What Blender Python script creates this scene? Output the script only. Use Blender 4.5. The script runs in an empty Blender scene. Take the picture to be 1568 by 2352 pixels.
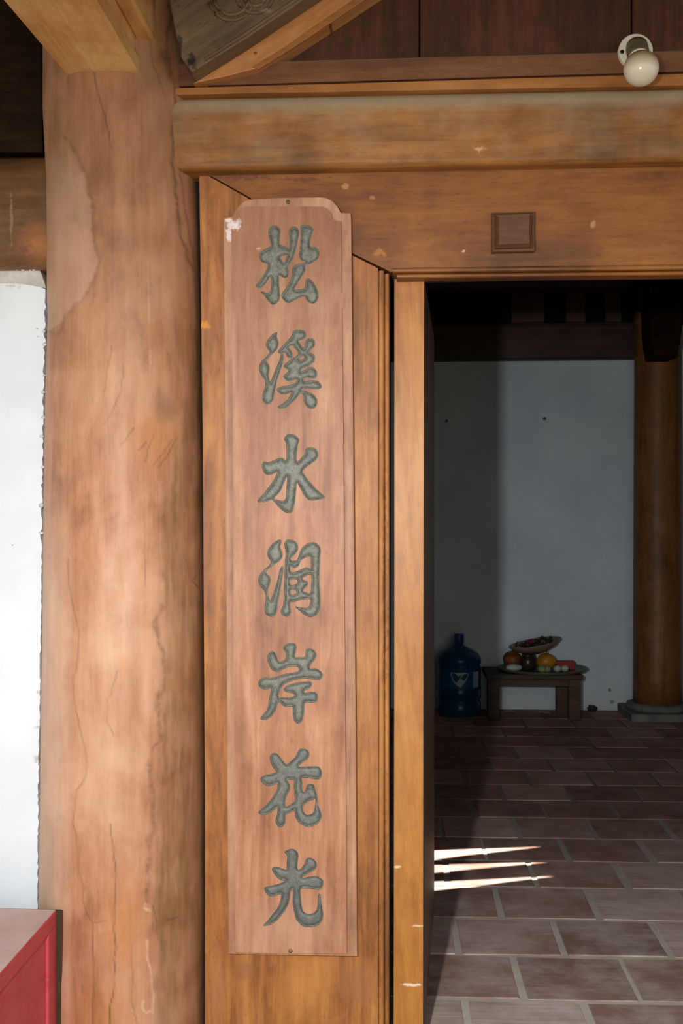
import bpy, bmesh, math, random
import numpy as np
from mathutils import Vector, Matrix, noise as mnoise

random.seed(7)
SC = bpy.context.scene
COL = SC.collection

# ---------------------------------------------------------------- camera
F_PX, CX, HORIZON = 2550.0, 784.0, 1200.0
CAM = Vector((0.0, -2.5, 1.2))
YAW = math.radians(2.9)
cam_d = bpy.data.cameras.new('camera')
cam = bpy.data.objects.new('camera', cam_d)
COL.objects.link(cam)
cam.location = CAM
cam.rotation_euler = (math.pi / 2, 0, YAW)
cam_d.sensor_fit = 'AUTO'
cam_d.sensor_width = 36.0
cam_d.lens = 36.0 * F_PX / 2352.0
cam_d.shift_y = (HORIZON - 1176.0) / 2352.0
cam_d.clip_start = 0.02
SC.camera = cam

# ---------------------------------------------------------------- world, sun, flash, exposure
world = bpy.data.worlds.new('sky')
SC.world = world
world.use_nodes = True
bg = world.node_tree.nodes['Background']
bg.inputs[0].default_value = (1.0, 0.99, 0.965, 1)
bg.inputs[1].default_value = 0.95

SUN_EL = math.radians(62)
sun_d = bpy.data.lights.new('sun', 'SUN')
sun_d.energy = 18.0
sun_d.angle = math.radians(0.35)
sun_d.color = (1.0, 0.93, 0.82)
sun = bpy.data.objects.new('sun', sun_d)
COL.objects.link(sun)
SUN_DIR = Vector((0.0, -math.cos(SUN_EL), -math.sin(SUN_EL)))      # direction the light travels
sun.rotation_euler = SUN_DIR.to_track_quat('-Z', 'Y').to_euler()
sun.location = (0.5, 6, 8)

# the photographer's flash, a hand's breadth left of the lens
fl_d = bpy.data.lights.new('camera_flash', 'SPOT')
fl_d.energy = 172.0
fl_d.shadow_soft_size = 0.025
fl_d.spot_size = math.radians(92)
fl_d.spot_blend = 1.0
fl_d.color = (0.95, 0.985, 1.0)
fl = bpy.data.objects.new('camera_flash', fl_d)
COL.objects.link(fl)
fl.location = (-0.27, -2.5, 1.32)
fl.rotation_euler = (Vector((0.02, 0.0, 0.62)) - Vector(fl.location)).to_track_quat('-Z', 'Y').to_euler()

SC.view_settings.view_transform = 'Standard'
SC.view_settings.look = 'None'
SC.view_settings.exposure = 0.3
SC.view_settings.gamma = 1.0
SC.view_settings.use_curve_mapping = False
SC.cycles.use_denoising = True
SC.cycles.max_bounces = 8
SC.cycles.sample_clamp_indirect = 4.0

# ---------------------------------------------------------------- pixel <-> world
CR = Vector((math.cos(YAW), math.sin(YAW), 0))
CF = Vector((-math.sin(YAW), math.cos(YAW), 0))


def P(px, py, Y):
    """the point of the plane y = Y that shows at pixel (px, py)"""
    d = CF + CR * ((px - CX) / F_PX) + Vector((0, 0, 1)) * ((HORIZON - py) / F_PX)
    return CAM + d * ((Y - CAM.y) / d.y)


def FL(px, py, z=0.0):
    d = CF + CR * ((px - CX) / F_PX) + Vector((0, 0, 1)) * ((HORIZON - py) / F_PX)
    return CAM + d * ((z - CAM.z) / d.z)


def Pn(px, py, Y):
    px = np.asarray(px, float); py = np.asarray(py, float); Y = np.asarray(Y, float)
    u = (px - CX) / F_PX; v = (HORIZON - py) / F_PX
    dx = CF.x + CR.x * u; dy = CF.y + CR.y * u
    t = (Y - CAM.y) / dy
    return np.stack([CAM.x + dx * t, Y + 0 * t, CAM.z + v * t], -1)


def proj(V):
    d = V - np.array(CAM)
    f = d[:, 0] * CF.x + d[:, 1] * CF.y
    r = d[:, 0] * CR.x + d[:, 1] * CR.y
    return CX + F_PX * r / f, HORIZON - F_PX * d[:, 2] / f


# ---------------------------------------------------------------- object helpers
def tag(o, label=None, cat=None, group=None, kind=None):
    if label: o['label'] = label
    if cat: o['category'] = cat
    if group: o['group'] = group
    if kind: o['kind'] = kind
    return o


def empty(name, loc, label=None, cat=None, group=None, kind=None):
    o = bpy.data.objects.new(name, None)
    o.empty_display_size = 0.05
    COL.objects.link(o)
    o.location = loc
    return tag(o, label, cat, group, kind)


def origin_of(o):
    v = Vector(o.location)
    if o.parent:
        v = v + origin_of(o.parent)
    return v


def mesh(name, verts, faces, mat, parent=None, smooth=False, origin=None):
    """verts in world coordinates; one mesh object"""
    V = np.asarray([tuple(v) for v in verts] if not isinstance(verts, np.ndarray) else verts, float)
    me = bpy.data.meshes.new(name)
    if origin is None:
        if parent is None:
            origin = Vector(((V[:, 0].min() + V[:, 0].max()) / 2, (V[:, 1].min() + V[:, 1].max()) / 2, V[:, 2].min()))
        else:
            origin = origin_of(parent)
    V = V - np.array(origin)
    me.from_pydata(V.tolist(), [], [tuple(int(i) for i in f) for f in faces])
    me.validate()
    me.update()
    if mat: me.materials.append(mat)
    if smooth:
        me.polygons.foreach_set('use_smooth', [True] * len(me.polygons))
    o = bpy.data.objects.new(name, me)
    COL.objects.link(o)
    if parent:
        o.parent = parent
        o.location = Vector(origin) - origin_of(parent)
    else:
        o.location = origin
    return o


def from_bm(name, bm, mat, parent=None, smooth=False):
    bmesh.ops.recalc_face_normals(bm, faces=bm.faces[:])
    bm.verts.ensure_lookup_table()
    V = np.array([v.co[:] for v in bm.verts])
    bm.verts.index_update()
    Fc = [[v.index for v in f.verts] for f in bm.faces]
    o = mesh(name, V, Fc, mat, parent, smooth)
    bm.free()
    return o


def bm_box(bm, x0, x1, y0, y1, z0, z1, bev=0.0, seg=1):
    r = bmesh.ops.create_cube(bm, size=1.0)
    for v in r['verts']:
        v.co = Vector(((x0 + x1) / 2 + v.co.x * (x1 - x0), (y0 + y1) / 2 + v.co.y * (y1 - y0), (z0 + z1) / 2 + v.co.z * (z1 - z0)))
    if bev > 0:
        es = list({e for v in r['verts'] for e in v.link_edges})
        bmesh.ops.bevel(bm, geom=es, offset=bev, segments=seg, affect='EDGES', profile=0.6)


def box(name, x0, x1, y0, y1, z0, z1, mat, parent=None, bev=0.0, seg=1):
    bm = bmesh.new()
    bm_box(bm, x0, x1, y0, y1, z0, z1, bev, seg)
    return from_bm(name, bm, mat, parent)


def prism(name, poly, yf, yb, mat, parent=None, bev=0.0, px=True, seg=2):
    """outline (pixels traced at the plane y=yf, or world x,z) given real thickness from yf back to yb"""
    pts = [P(a, b, yf) for a, b in poly] if px else [Vector((a, yf, b)) for a, b in poly]
    bm = bmesh.new()
    fv = [bm.verts.new(p) for p in pts]
    bv = [bm.verts.new((p.x, yb, p.z)) for p in pts]
    f = bm.faces.new(fv)
    bm.faces.new(bv[::-1])
    n = len(pts)
    for i in range(n):
        bm.faces.new((fv[i], bv[i], bv[(i + 1) % n], fv[(i + 1) % n]))
    bmesh.ops.recalc_face_normals(bm, faces=bm.faces[:])
    if bev > 0:
        bmesh.ops.bevel(bm, geom=list(f.edges), offset=bev, segments=seg, affect='EDGES', profile=0.6)
    return from_bm(name, bm, mat, parent)


def lathe(name, prof, center, mat, parent=None, n=40, axis=Vector((0, 0, 1)), smooth=True, flute=None):
    """prof: (radius, height along axis)"""
    axis = axis.normalized()
    q = Vector((0, 0, 1)).rotation_difference(axis)
    V, Fc = [], []
    m = len(prof)
    for (r, h) in prof:
        for k in range(n):
            a = 2 * math.pi * k / n
            rr = r * (flute(a, h) if flute else 1)
            V.append(Vector(center) + q @ Vector((rr * math.cos(a), rr * math.sin(a), h)))
    for i in range(m - 1):
        for k in range(n):
            a, b = i * n + k, i * n + (k + 1) % n
            Fc.append((a, b, b + n, a + n))
    if prof[0][0] > 1e-5: Fc.append(tuple(range(n))[::-1])
    if prof[-1][0] > 1e-5: Fc.append(tuple(range((m - 1) * n, m * n)))
    return mesh(name, V, Fc, mat, parent, smooth)


def tube(name, pts, r, mat, parent=None, n=8):
    V, Fc = [], []
    pts = [Vector(p) for p in pts]
    for i, p in enumerate(pts):
        t = (pts[min(i + 1, len(pts) - 1)] - pts[max(i - 1, 0)]).normalized()
        a = t.orthogonal().normalized()
        b = t.cross(a)
        rr = r[i] if isinstance(r, (list, tuple)) else r
        for k in range(n):
            w = 2 * math.pi * k / n
            V.append(p + (a * math.cos(w) + b * math.sin(w)) * rr)
    for i in range(len(pts) - 1):
        for k in range(n):
            a, b = i * n + k, i * n + (k + 1) % n
            Fc.append((a, b, b + n, a + n))
    Fc.append(tuple(range(n))[::-1]); Fc.append(tuple(range((len(pts) - 1) * n, len(pts) * n)))
    return mesh(name, V, Fc, mat, parent, True)


# ---------------------------------------------------------------- materials
def lin(c):
    return tuple(((v / 255.0) / 12.92 if v / 255.0 <= 0.04045 else ((v / 255.0 + 0.055) / 1.055) ** 2.4) for v in c) + (1.0,)


class NT:
    def __init__(self, name):
        self.m = bpy.data.materials.new(name)
        self.m.use_nodes = True
        self.t = self.m.node_tree
        self.n = self.t.nodes
        self.b = self.n['Principled BSDF']

    def add(self, typ, ins=None, **props):
        nd = self.n.new(typ)
        for k, v in props.items():
            setattr(nd, k, v)
        for k, v in (ins or {}).items():
            s = nd.inputs[k]
            if isinstance(v, bpy.types.NodeSocket):
                self.t.links.new(v, s)
            else:
                s.default_value = v
        return nd

    def math(self, op, a, b=0.0, c=None, clamp=False):
        ins = {0: a, 1: b}
        if c is not None: ins[2] = c
        return self.add('ShaderNodeMath', ins, operation=op, use_clamp=clamp).outputs[0]

    def mix(self, fac, a, b, blend='MIX'):
        nd = self.add('ShaderNodeMix', data_type='RGBA', blend_type=blend)
        for s, v in ((nd.inputs[0], fac), (nd.inputs[6], a), (nd.inputs[7], b)):
            if isinstance(v, bpy.types.NodeSocket): self.t.links.new(v, s)
            else: s.default_value = v
        return nd.outputs[2]

    def ramp(self, fac, stops, interp='LINEAR'):
        nd = self.add('ShaderNodeValToRGB', {0: fac})
        cr = nd.color_ramp
        cr.interpolation = interp
        while len(cr.elements) < len(stops): cr.elements.new(0.5)
        for e, (p, c) in zip(cr.elements, stops):
            e.position = p
            e.color = c if len(c) == 4 else tuple(c) + (1,)
        return nd.outputs[0]

    def pos(self):
        return self.add('ShaderNodeNewGeometry').outputs['Position']

    def mapping(self, vec, loc=(0, 0, 0), rot=(0, 0, 0), scale=(1, 1, 1)):
        return self.add('ShaderNodeMapping', {0: vec, 1: loc, 2: rot, 3: scale}).outputs[0]

    def noise(self, vec, scale, detail=4, rough=0.55, dist=0.0):
        return self.add('ShaderNodeTexNoise', {'Vector': vec, 'Scale': scale, 'Detail': detail, 'Roughness': rough, 'Distortion': dist}).outputs[0]

    def maprange(self, v, a, b, c=0.0, d=1.0):
        return self.add('ShaderNodeMapRange', {0: v, 1: a, 2: b, 3: c, 4: d}, clamp=True).outputs[0]

    def link(self, out, inp):
        self.t.links.new(out, self.b.inputs[inp])

    def bump(self, h, strength, dist=0.002):
        bp = self.add('ShaderNodeBump', {'Strength': strength, 'Distance': dist, 'Height': h})
        self.t.links.new(bp.outputs[0], self.b.inputs['Normal'])


def add_spots(nt, col, pos, spots):
    """stains, worn patches, broad tones and painted light: (centre xyz, radii xyz, colour, strength, raggedness)"""
    if not spots: return col
    nz = nt.add('ShaderNodeTexNoise', {'Vector': pos, 'Scale': 75.0, 'Detail': 7.0, 'Roughness': 0.7}).outputs['Color']
    nz = nt.add('ShaderNodeVectorMath', {0: nz, 1: (0.5, 0.5, 0.5)}, operation='SUBTRACT').outputs[0]
    for (c, r, colr, s, rag) in spots:
        d = nt.add('ShaderNodeVectorMath', {0: pos, 1: tuple(c)}, operation='SUBTRACT').outputs[0]
        d = nt.add('ShaderNodeVectorMath', {0: d, 1: (1 / r[0], 1 / r[1], 1 / r[2])}, operation='MULTIPLY').outputs[0]
        j = nt.add('ShaderNodeVectorMath', {0: nz, 1: (rag * 3.2, rag * 3.2, rag * 3.2)}, operation='MULTIPLY').outputs[0]
        d = nt.add('ShaderNodeVectorMath', {0: d, 1: j}, operation='ADD').outputs[0]
        L = nt.add('ShaderNodeVectorMath', {0: d}, operation='LENGTH').outputs['Value']
        f = nt.maprange(L, 1.1, 0.55 if rag > 0.35 else 0.1, 0.0, s)
        col = nt.mix(f, col, lin(colr))
    return col


def wood(name, dark, mid, light, axis='Z', rot=(0, 0, 0), seed=0.0, fig=1.0, fibre=1.0, blotch=1.0, scale=1.0,
         rough=0.55, spots=None, attrs=False, dust=None, bump=0.15, pore=0.35, spec=0.35):
    nt = NT(name)
    p0 = nt.pos()
    pr = nt.mapping(p0, loc=(seed, seed * 0.7, seed * 1.3), rot=rot)
    st = {'X': (0.75, 7, 7), 'Y': (7, 0.75, 7), 'Z': (7, 7, 0.75)}[axis]
    fi = {'X': (4, 160, 160), 'Y': (160, 4, 160), 'Z': (160, 160, 4)}[axis]
    pf = nt.mapping(pr, scale=tuple(scale * s for s in st))
    n1 = nt.noise(pf, 1.9, 6, 0.58, 1.1)
    n2 = nt.noise(nt.mapping(pr, scale=fi), 1.0, 4, 0.6)
    n3 = nt.noise(pr, 4.2 * scale, 5, 0.55, 0.5)
    n4 = nt.noise(nt.mapping(pr, scale=tuple(s * 3.6 for s in st)), 2.0, 3, 0.6, 0.7)
    n5 = nt.noise(nt.mapping(pr, scale=tuple(1.0 if v > 1 else 0.4 for v in st)), 34.0, 6, 0.68, 0.4)
    w1, w2, w3, w4, w5 = 0.46 * fig, 0.16 * fibre, 0.36 * blotch, 0.24 * fig, 0.26
    tot = w1 + w2 + w3 + w4 + w5
    f = nt.math('MULTIPLY', n1, w1 / tot)
    f = nt.math('MULTIPLY_ADD', n2, w2 / tot, f)
    f = nt.math('MULTIPLY_ADD', n3, w3 / tot, f)
    f = nt.math('MULTIPLY_ADD', n4, w4 / tot, f)
    f = nt.math('MULTIPLY_ADD', n5, w5 / tot, f)
    col = nt.ramp(f, [(0.38, lin(dark)), (0.49, lin(mid)), (0.61, lin(light))])
    # pores: short dark ticks along the grain
    pv = nt.noise(nt.mapping(pr, scale=tuple(s * 9 if s > 1 else s * 18 for s in st)), 4.0, 2, 0.5)
    pm = nt.maprange(pv, 0.62, 0.72, 0.0, pore)
    col = nt.mix(pm, col, lin(tuple(c * 0.62 for c in dark)))
    if attrs:
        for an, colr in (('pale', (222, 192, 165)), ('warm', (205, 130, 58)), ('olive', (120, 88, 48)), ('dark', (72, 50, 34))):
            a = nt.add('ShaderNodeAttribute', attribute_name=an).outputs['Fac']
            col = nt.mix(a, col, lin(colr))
    if dust:
        # grey dust lying on what faces up
        nrm = nt.add('ShaderNodeNewGeometry').outputs['Normal']
        nz = nt.add('ShaderNodeSeparateXYZ', {0: nrm}).outputs[2]
        dn = nt.noise(p0, 14, 4, 0.6)
        dz = nt.math('MULTIPLY_ADD', dn, 0.5, nz)
        fm = nt.maprange(dz, dust[1], dust[2], 0.0, dust[3])
        col = nt.mix(fm, col, lin(dust[0]))
    col = add_spots(nt, col, p0, spots)
    nt.link(col, 'Base Color')
    nt.b.inputs['Roughness'].default_value = rough
    nt.b.inputs['Specular IOR Level'].default_value = spec
    h = nt.math('MULTIPLY_ADD', n2, 0.5, n1)
    nt.bump(h, bump, 0.002)
    return nt.m


def plain(name, c, rough=0.6, var=0.12, scale=8.0, metal=0.0, spots=None, spec=0.4, bump=0.0, coat=0.0, c2=None):
    nt = NT(name)
    p0 = nt.pos()
    n = nt.noise(p0, scale, 5, 0.6)
    c2 = c2 or tuple(v * (1 - var) for v in c)
    col = nt.mix(nt.maprange(n, 0.35, 0.68), lin(c2), lin(c))
    col = add_spots(nt, col, p0, spots)
    nt.link(col, 'Base Color')
    nt.b.inputs['Roughness'].default_value = rough
    nt.b.inputs['Metallic'].default_value = metal
    nt.b.inputs['Specular IOR Level'].default_value = spec
    nt.b.inputs['Coat Weight'].default_value = coat
    if bump: nt.bump(n, bump, 0.003)
    return nt.m


def spx(px, py, Y, rx, ry, colr, s=0.8, rag=0.6):
    """a stain or painted tone placed on a surface at depth Y; radii in pixels of the photograph"""
    c = P(px, py, Y)
    k = (Y + 2.5) / F_PX
    return (c, (rx * k, 0.2, ry * k), colr, s, rag)


# plane depths of the facade
Y_CASE, Y_SIGN, Y_RIM = -0.05, -0.088, -0.0775

M = {}
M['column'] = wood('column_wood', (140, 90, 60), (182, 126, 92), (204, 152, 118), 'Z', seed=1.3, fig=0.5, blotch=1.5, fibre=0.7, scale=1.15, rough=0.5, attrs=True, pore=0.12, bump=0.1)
M['beam'] = wood('beam_wood', (94, 61, 29), (142, 91, 42), (176, 119, 60), 'X', seed=5.1, blotch=1.3, fibre=0.9, rough=0.55, pore=0.3,
                 dust=((190, 174, 146), 0.2, 0.95, 0.85),
                 spots=[spx(470, 345, -.094, 26, 16, (120, 75, 40), .35, 1.2), spx(905, 350, -.094, 80, 14, (190, 126, 82), .25, 1.5), spx(1100, 343, -.094, 14, 7, (215, 165, 140), .7, 1.3)])
M['lintel'] = wood('lintel_wood', (86, 49, 19), (128, 75, 30), (156, 98, 43), 'X', seed=9.4, blotch=1.5, fibre=0.8, rough=0.45, pore=0.3,
                   spots=[spx(560, 408, Y_CASE, 70, 7, (92, 50, 40), .65, 1.8), spx(690, 412, Y_CASE, 60, 6, (92, 50, 36), .6, 1.8), spx(495, 402, Y_CASE, 20, 12, (92, 50, 42), .6, 1.2),
                          spx(792, 428, Y_CASE, 9, 7, (190, 135, 85), .7, .8), spx(872, 580, Y_CASE, 18, 10, (186, 122, 44), .6, 1.0),
                          spx(855, 455, Y_CASE, 8, 6, (190, 135, 85), .6, .8), spx(1362, 515, Y_CASE, 6, 10, (196, 140, 90), .6, 1.0), spx(1065, 577, Y_CASE, 5, 3, (230, 190, 140), .8, .8)])
M['jamb'] = wood('jamb_wood', (104, 62, 30), (158, 98, 48), (194, 132, 70), 'Z', seed=3.7, fig=1.4, blotch=0.7, fibre=0.8, rough=0.5, pore=0.35,
                 spots=[spx(468, 747, Y_CASE, 15, 10, (216, 140, 40), .8, .6), spx(700, 2260, Y_CASE, 80, 130, (206, 138, 66), .5, .3), spx(500, 2290, Y_CASE, 22, 120, (150, 104, 74), .5, .3),
                        spx(560, 2230, Y_CASE, 30, 25, (140, 95, 62), .5, .4), spx(820, 2260, Y_CASE, 50, 60, (150, 100, 64), .45, .4), spx(885, 1350, Y_CASE, 7, 260, (96, 60, 34), .6, 1.2), spx(886, 2100, Y_CASE, 7, 260, (110, 72, 44), .6, 1.2)])
M['stile'] = wood('inner_jamb_wood', (142, 86, 34), (178, 114, 50), (200, 138, 68), 'Z', rot=(0, 0.05, 0), seed=6.6, blotch=0.7, fibre=0.6, rough=0.42, pore=0.15,
                  spots=[spx(945, 2262, 0.0, 24, 4, (245, 215, 190), .9, .9), spx(912, 1991, 0.0, 10, 4, (245, 215, 190), .85, .9), spx(960, 2127, 0.0, 14, 3, (235, 195, 160), .8, .9)])
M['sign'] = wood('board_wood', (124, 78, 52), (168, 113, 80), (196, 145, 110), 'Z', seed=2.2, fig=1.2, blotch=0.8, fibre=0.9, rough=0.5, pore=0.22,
                 spots=[spx(660, 470, Y_SIGN, 320, 640, (116, 70, 44), .42, .1), spx(538, 515, Y_SIGN, 22, 11, (240, 228, 222), .8, 1.1), spx(523, 535, Y_SIGN, 8, 18, (240, 228, 222), .8, 1.0), spx(523, 503, Y_SIGN, 9, 5, (245, 238, 232), .8, .8),  # first spot is a broad tone, darker towards the top
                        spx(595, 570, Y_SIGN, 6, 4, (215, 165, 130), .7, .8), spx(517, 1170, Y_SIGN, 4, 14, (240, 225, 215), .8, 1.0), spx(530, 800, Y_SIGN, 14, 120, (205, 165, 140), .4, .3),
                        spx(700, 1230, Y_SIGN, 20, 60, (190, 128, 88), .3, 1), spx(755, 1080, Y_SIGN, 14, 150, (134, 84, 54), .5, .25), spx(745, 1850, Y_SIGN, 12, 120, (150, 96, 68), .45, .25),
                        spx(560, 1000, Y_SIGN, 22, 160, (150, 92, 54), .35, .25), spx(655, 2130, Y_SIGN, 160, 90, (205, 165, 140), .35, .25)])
M['board_edge'] = wood('board_rim_wood', (130, 88, 62), (172, 124, 92), (198, 154, 120), 'Z', seed=2.9, blotch=0.9, fibre=1.1, rough=0.55, pore=0.3,
                       spots=[spx(538, 515, Y_SIGN, 22, 11, (240, 228, 222), .8, 1.1), spx(523, 535, Y_SIGN, 8, 18, (240, 228, 222), .8, 1.0), spx(523, 503, Y_SIGN, 9, 5, (245, 238, 232), .8, .8)])
M['dark_panel'] = wood('panel_wood', (50, 26, 14), (74, 40, 20), (98, 56, 28), 'Z', seed=4.4, blotch=1.2, rough=0.5, pore=0.3)
M['mould'] = wood('moulding_wood', (84, 50, 32), (116, 72, 46), (140, 92, 60), 'X', seed=8.8, rough=0.5, pore=0.3, dust=((160, 140, 115), 0.6, 1.1, 0.8))
M['fillet'] = wood('fillet_wood', (126, 78, 36), (160, 102, 50), (182, 122, 66), 'X', seed=7.7, rough=0.5, pore=0.2)
M['brace'] = wood('brace_wood', (150, 94, 50), (186, 122, 70), (206, 146, 88), 'X', rot=(0, 0.59, 0), seed=1.9, blotch=0.8, rough=0.5, pore=0.2,
                  spots=[spx(586, 121, -.1, 5, 4, (90, 50, 30), .8, .6), spx(758, 47, -.1, 5, 4, (60, 40, 25), .8, .6)])
M['bracket'] = wood('bracket_wood', (166, 114, 60), (208, 154, 92), (232, 188, 124), 'Y', seed=3.1, blotch=1.3, fig=0.8, rough=0.5, pore=0.2)
M['carved'] = wood('carved_panel_wood', (74, 56, 38), (106, 84, 60), (132, 106, 76), 'X', rot=(0, 0.59, 0), seed=11.0, blotch=1.4, rough=0.6, pore=0.5, bump=0.4,
                   spots=[spx(440, 142, -.15, 15, 18, (24, 18, 18), .95, 1.0), spx(413, 105, -.15, 7, 26, (40, 32, 28), .8, .9), spx(610, 25, -.15, 18, 6, (150, 138, 120), .5, 1.0)])
M['tie'] = wood('tie_beam_wood', (66, 44, 26), (108, 74, 42), (146, 98, 56), 'X', seed=12.5, blotch=1.6, rough=0.5, pore=0.3,
                spots=[spx(28, 500, -.06, 4, 60, (170, 140, 110), .45, .8), spx(85, 560, -.06, 60, 50, (186, 112, 56), .55, .3), spx(40, 580, -.06, 50, 20, (104, 58, 34), .5, 1.0)])  # the orange patch paints in light on the beam's lower part
M['black_wood'] = wood('shadowy_wood', (24, 15, 9), (40, 27, 17), (58, 41, 26), 'X', seed=13.5, blotch=1.4, rough=0.8, pore=0.3, spec=0.05)  # dark old wood; shade of the top left corner is in this colour too
M['inner_wood'] = wood('inner_column_wood', (92, 56, 26), (128, 82, 40), (156, 104, 54), 'Z', seed=14.5, blotch=1.2, rough=0.5)
M['inner_beam'] = wood('inner_beam_wood', (40, 24, 15), (62, 38, 24), (80, 52, 34), 'X', seed=15.5, blotch=1.2, rough=0.55, dust=((90, 86, 80), 0.6, 1.1, 0.8))
M['stool'] = wood('stool_wood', (48, 38, 26), (76, 60, 42), (100, 82, 58), 'X', seed=16.5, rough=0.7)
M['leaf'] = wood('door_leaf_wood', (60, 44, 30), (88, 64, 42), (110, 82, 54), 'Z', seed=17.5, rough=0.5)
M['boss'] = wood('boss_wood', (70, 42, 26), (92, 58, 36), (116, 78, 50), 'X', seed=18.5, blotch=1.2, rough=0.4, dust=((176, 140, 96), 0.45, 1.0, 0.7))

# white limewash
nt = NT('white_plaster')
p0 = nt.pos()
n = nt.noise(p0, 5, 5, 0.6)
col = nt.mix(nt.maprange(n, 0.4, 0.7), lin((224, 228, 232)), lin((234, 238, 242)))
col = add_spots(nt, col, p0, [spx(27, 655, -.02, 14, 6, (170, 168, 165), .5, 2.4), spx(85, 755, -.02, 3, 2, (150, 148, 145), .8, .5), spx(29, 1252, -.02, 2, 2, (130, 130, 130), .8, .5),
                              spx(86, 773, -.02, 3, 2, (170, 168, 165), .8, .5), spx(88, 1670, -.02, 8, 7, (170, 158, 145), .6, 1.6), spx(84, 1745, -.02, 7, 8, (165, 152, 140), .6, 1.6), spx(87, 1590, -.02, 4, 5, (165, 152, 140), .6, 1.6)])
nt.link(col, 'Base Color'); nt.b.inputs['Roughness'].default_value = 0.9
nt.bump(n, 0.15, 0.004)
M['plaster'] = nt.m
M['mortar'] = plain('grey_mortar', (214, 208, 196), 0.95, 0.16, 30, bump=0.4)
M['crumb'] = plain('lime_crumb', (232, 230, 228), 0.95, 0.2, 60, bump=0.5)
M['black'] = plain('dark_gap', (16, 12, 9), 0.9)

nt = NT('inner_limewash')
p0 = nt.pos()
n = nt.noise(p0, 2.2, 5, 0.6)
col = nt.mix(nt.maprange(n, 0.35, 0.7), lin((204, 214, 222)), lin((222, 232, 238)))
low = nt.maprange(nt.math('MULTIPLY_ADD', nt.noise(p0, 9, 4), 0.35, nt.add('ShaderNodeSeparateXYZ', {0: p0}).outputs[2]), 0.42, 0.12, 0, 0.35)
col = nt.mix(low, col, lin((196, 190, 172)))
col = add_spots(nt, col, p0, [spx(1250, 962, 4.67, 5, 4, (60, 58, 50), .9, .6), spx(1025, 967, 4.67, 4, 4, (60, 58, 50), .9, .6), spx(1400, 1585, 4.67, 4, 4, (90, 85, 75), .8, .6), spx(1405, 1612, 4.67, 6, 5, (90, 85, 75), .7, .8)])
nt.link(col, 'Base Color'); nt.b.inputs['Roughness'].default_value = 0.9
M['inner_wall'] = nt.m

# paint sunk into the carved characters
nt = NT('grey_green_character_paint')
p0 = nt.pos()
n = nt.noise(p0, 60, 5, 0.65)
n2 = nt.noise(p0, 240, 3, 0.6)
col = nt.ramp(nt.math('MULTIPLY_ADD', n2, 0.45, nt.math('MULTIPLY', n, 0.55)), [(0.34, lin((84, 85, 77))), (0.5, lin((109, 108, 97))), (0.66, lin((130, 127, 114)))])
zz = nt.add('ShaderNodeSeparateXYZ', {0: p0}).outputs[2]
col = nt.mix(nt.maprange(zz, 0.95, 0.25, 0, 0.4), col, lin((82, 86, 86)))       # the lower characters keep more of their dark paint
ea = nt.add('ShaderNodeAttribute', attribute_name='edge').outputs['Fac']
col = nt.mix(ea, col, lin((166, 152, 130)))  # pale outline paints the lit groove wall into the colour
nt.link(col, 'Base Color'); nt.b.inputs['Roughness'].default_value = 0.55
nt.bump(n2, 0.15, 0.001)
M['paint'] = nt.m

# fired floor tile, dusty, brushed
nt = NT('red_floor_tile')
p0 = nt.pos()
oi = nt.add('ShaderNodeObjectInfo').outputs['Random']
n = nt.noise(p0, 7, 6, 0.62, 0.4)
nl = nt.noise(nt.mapping(p0, scale=(3.2, 62, 1)), 1.0, 3, 0.6)
br_ = nt.maprange(oi, 0.55, 0.75, 0.12, 0.38)
base = nt.ramp(nt.math('ADD', nt.math('MULTIPLY', n, 0.7), nt.math('MULTIPLY', oi, 0.3)), [(0.28, lin((116, 80, 68))), (0.5, lin((150, 106, 92))), (0.75, lin((176, 132, 118)))])
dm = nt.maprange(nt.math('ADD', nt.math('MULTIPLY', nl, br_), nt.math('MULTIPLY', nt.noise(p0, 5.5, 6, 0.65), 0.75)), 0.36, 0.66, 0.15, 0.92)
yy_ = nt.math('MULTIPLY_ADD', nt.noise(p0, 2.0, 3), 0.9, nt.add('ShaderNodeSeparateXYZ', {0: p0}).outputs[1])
near_door = nt.maprange(yy_, 2.6, 0.9, 0.25, 1.0)  # paler wash near the door, weaker further in
base = nt.mix(nt.math('MULTIPLY', dm, near_door), base, lin((236, 216, 208)))
nt.link(base, 'Base Color'); nt.b.inputs['Roughness'].default_value = 0.9; nt.b.inputs['Specular IOR Level'].default_value = 0.08
nt.bump(nl, 0.25, 0.003)
M['tile'] = nt.m
nt = NT('floor_grout')
p0 = nt.pos()
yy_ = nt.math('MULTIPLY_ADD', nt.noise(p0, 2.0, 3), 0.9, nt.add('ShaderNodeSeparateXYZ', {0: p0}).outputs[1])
g_ = nt.mix(nt.maprange(yy_, 2.9, 0.9, 0.0, 1.0), lin((132, 122, 110)), lin((226, 214, 200)))       # paler near the door, darker joints further in
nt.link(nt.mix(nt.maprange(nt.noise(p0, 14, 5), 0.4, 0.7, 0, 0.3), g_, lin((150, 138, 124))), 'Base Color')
nt.b.inputs['Roughness'].default_value = 0.95; nt.b.inputs['Specular IOR Level'].default_value = 0.05
M['grout'] = nt.m
M['terrace'] = plain('terrace_paving', (136, 130, 118), 0.9, 0.2, 3)
M['ceiling'] = plain('roof_underside', (46, 32, 24), 0.8, 0.3, 6)
M['inner_dark'] = plain('inner_side_wall', (120, 108, 92), 0.9, 0.1, 3)

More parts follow.
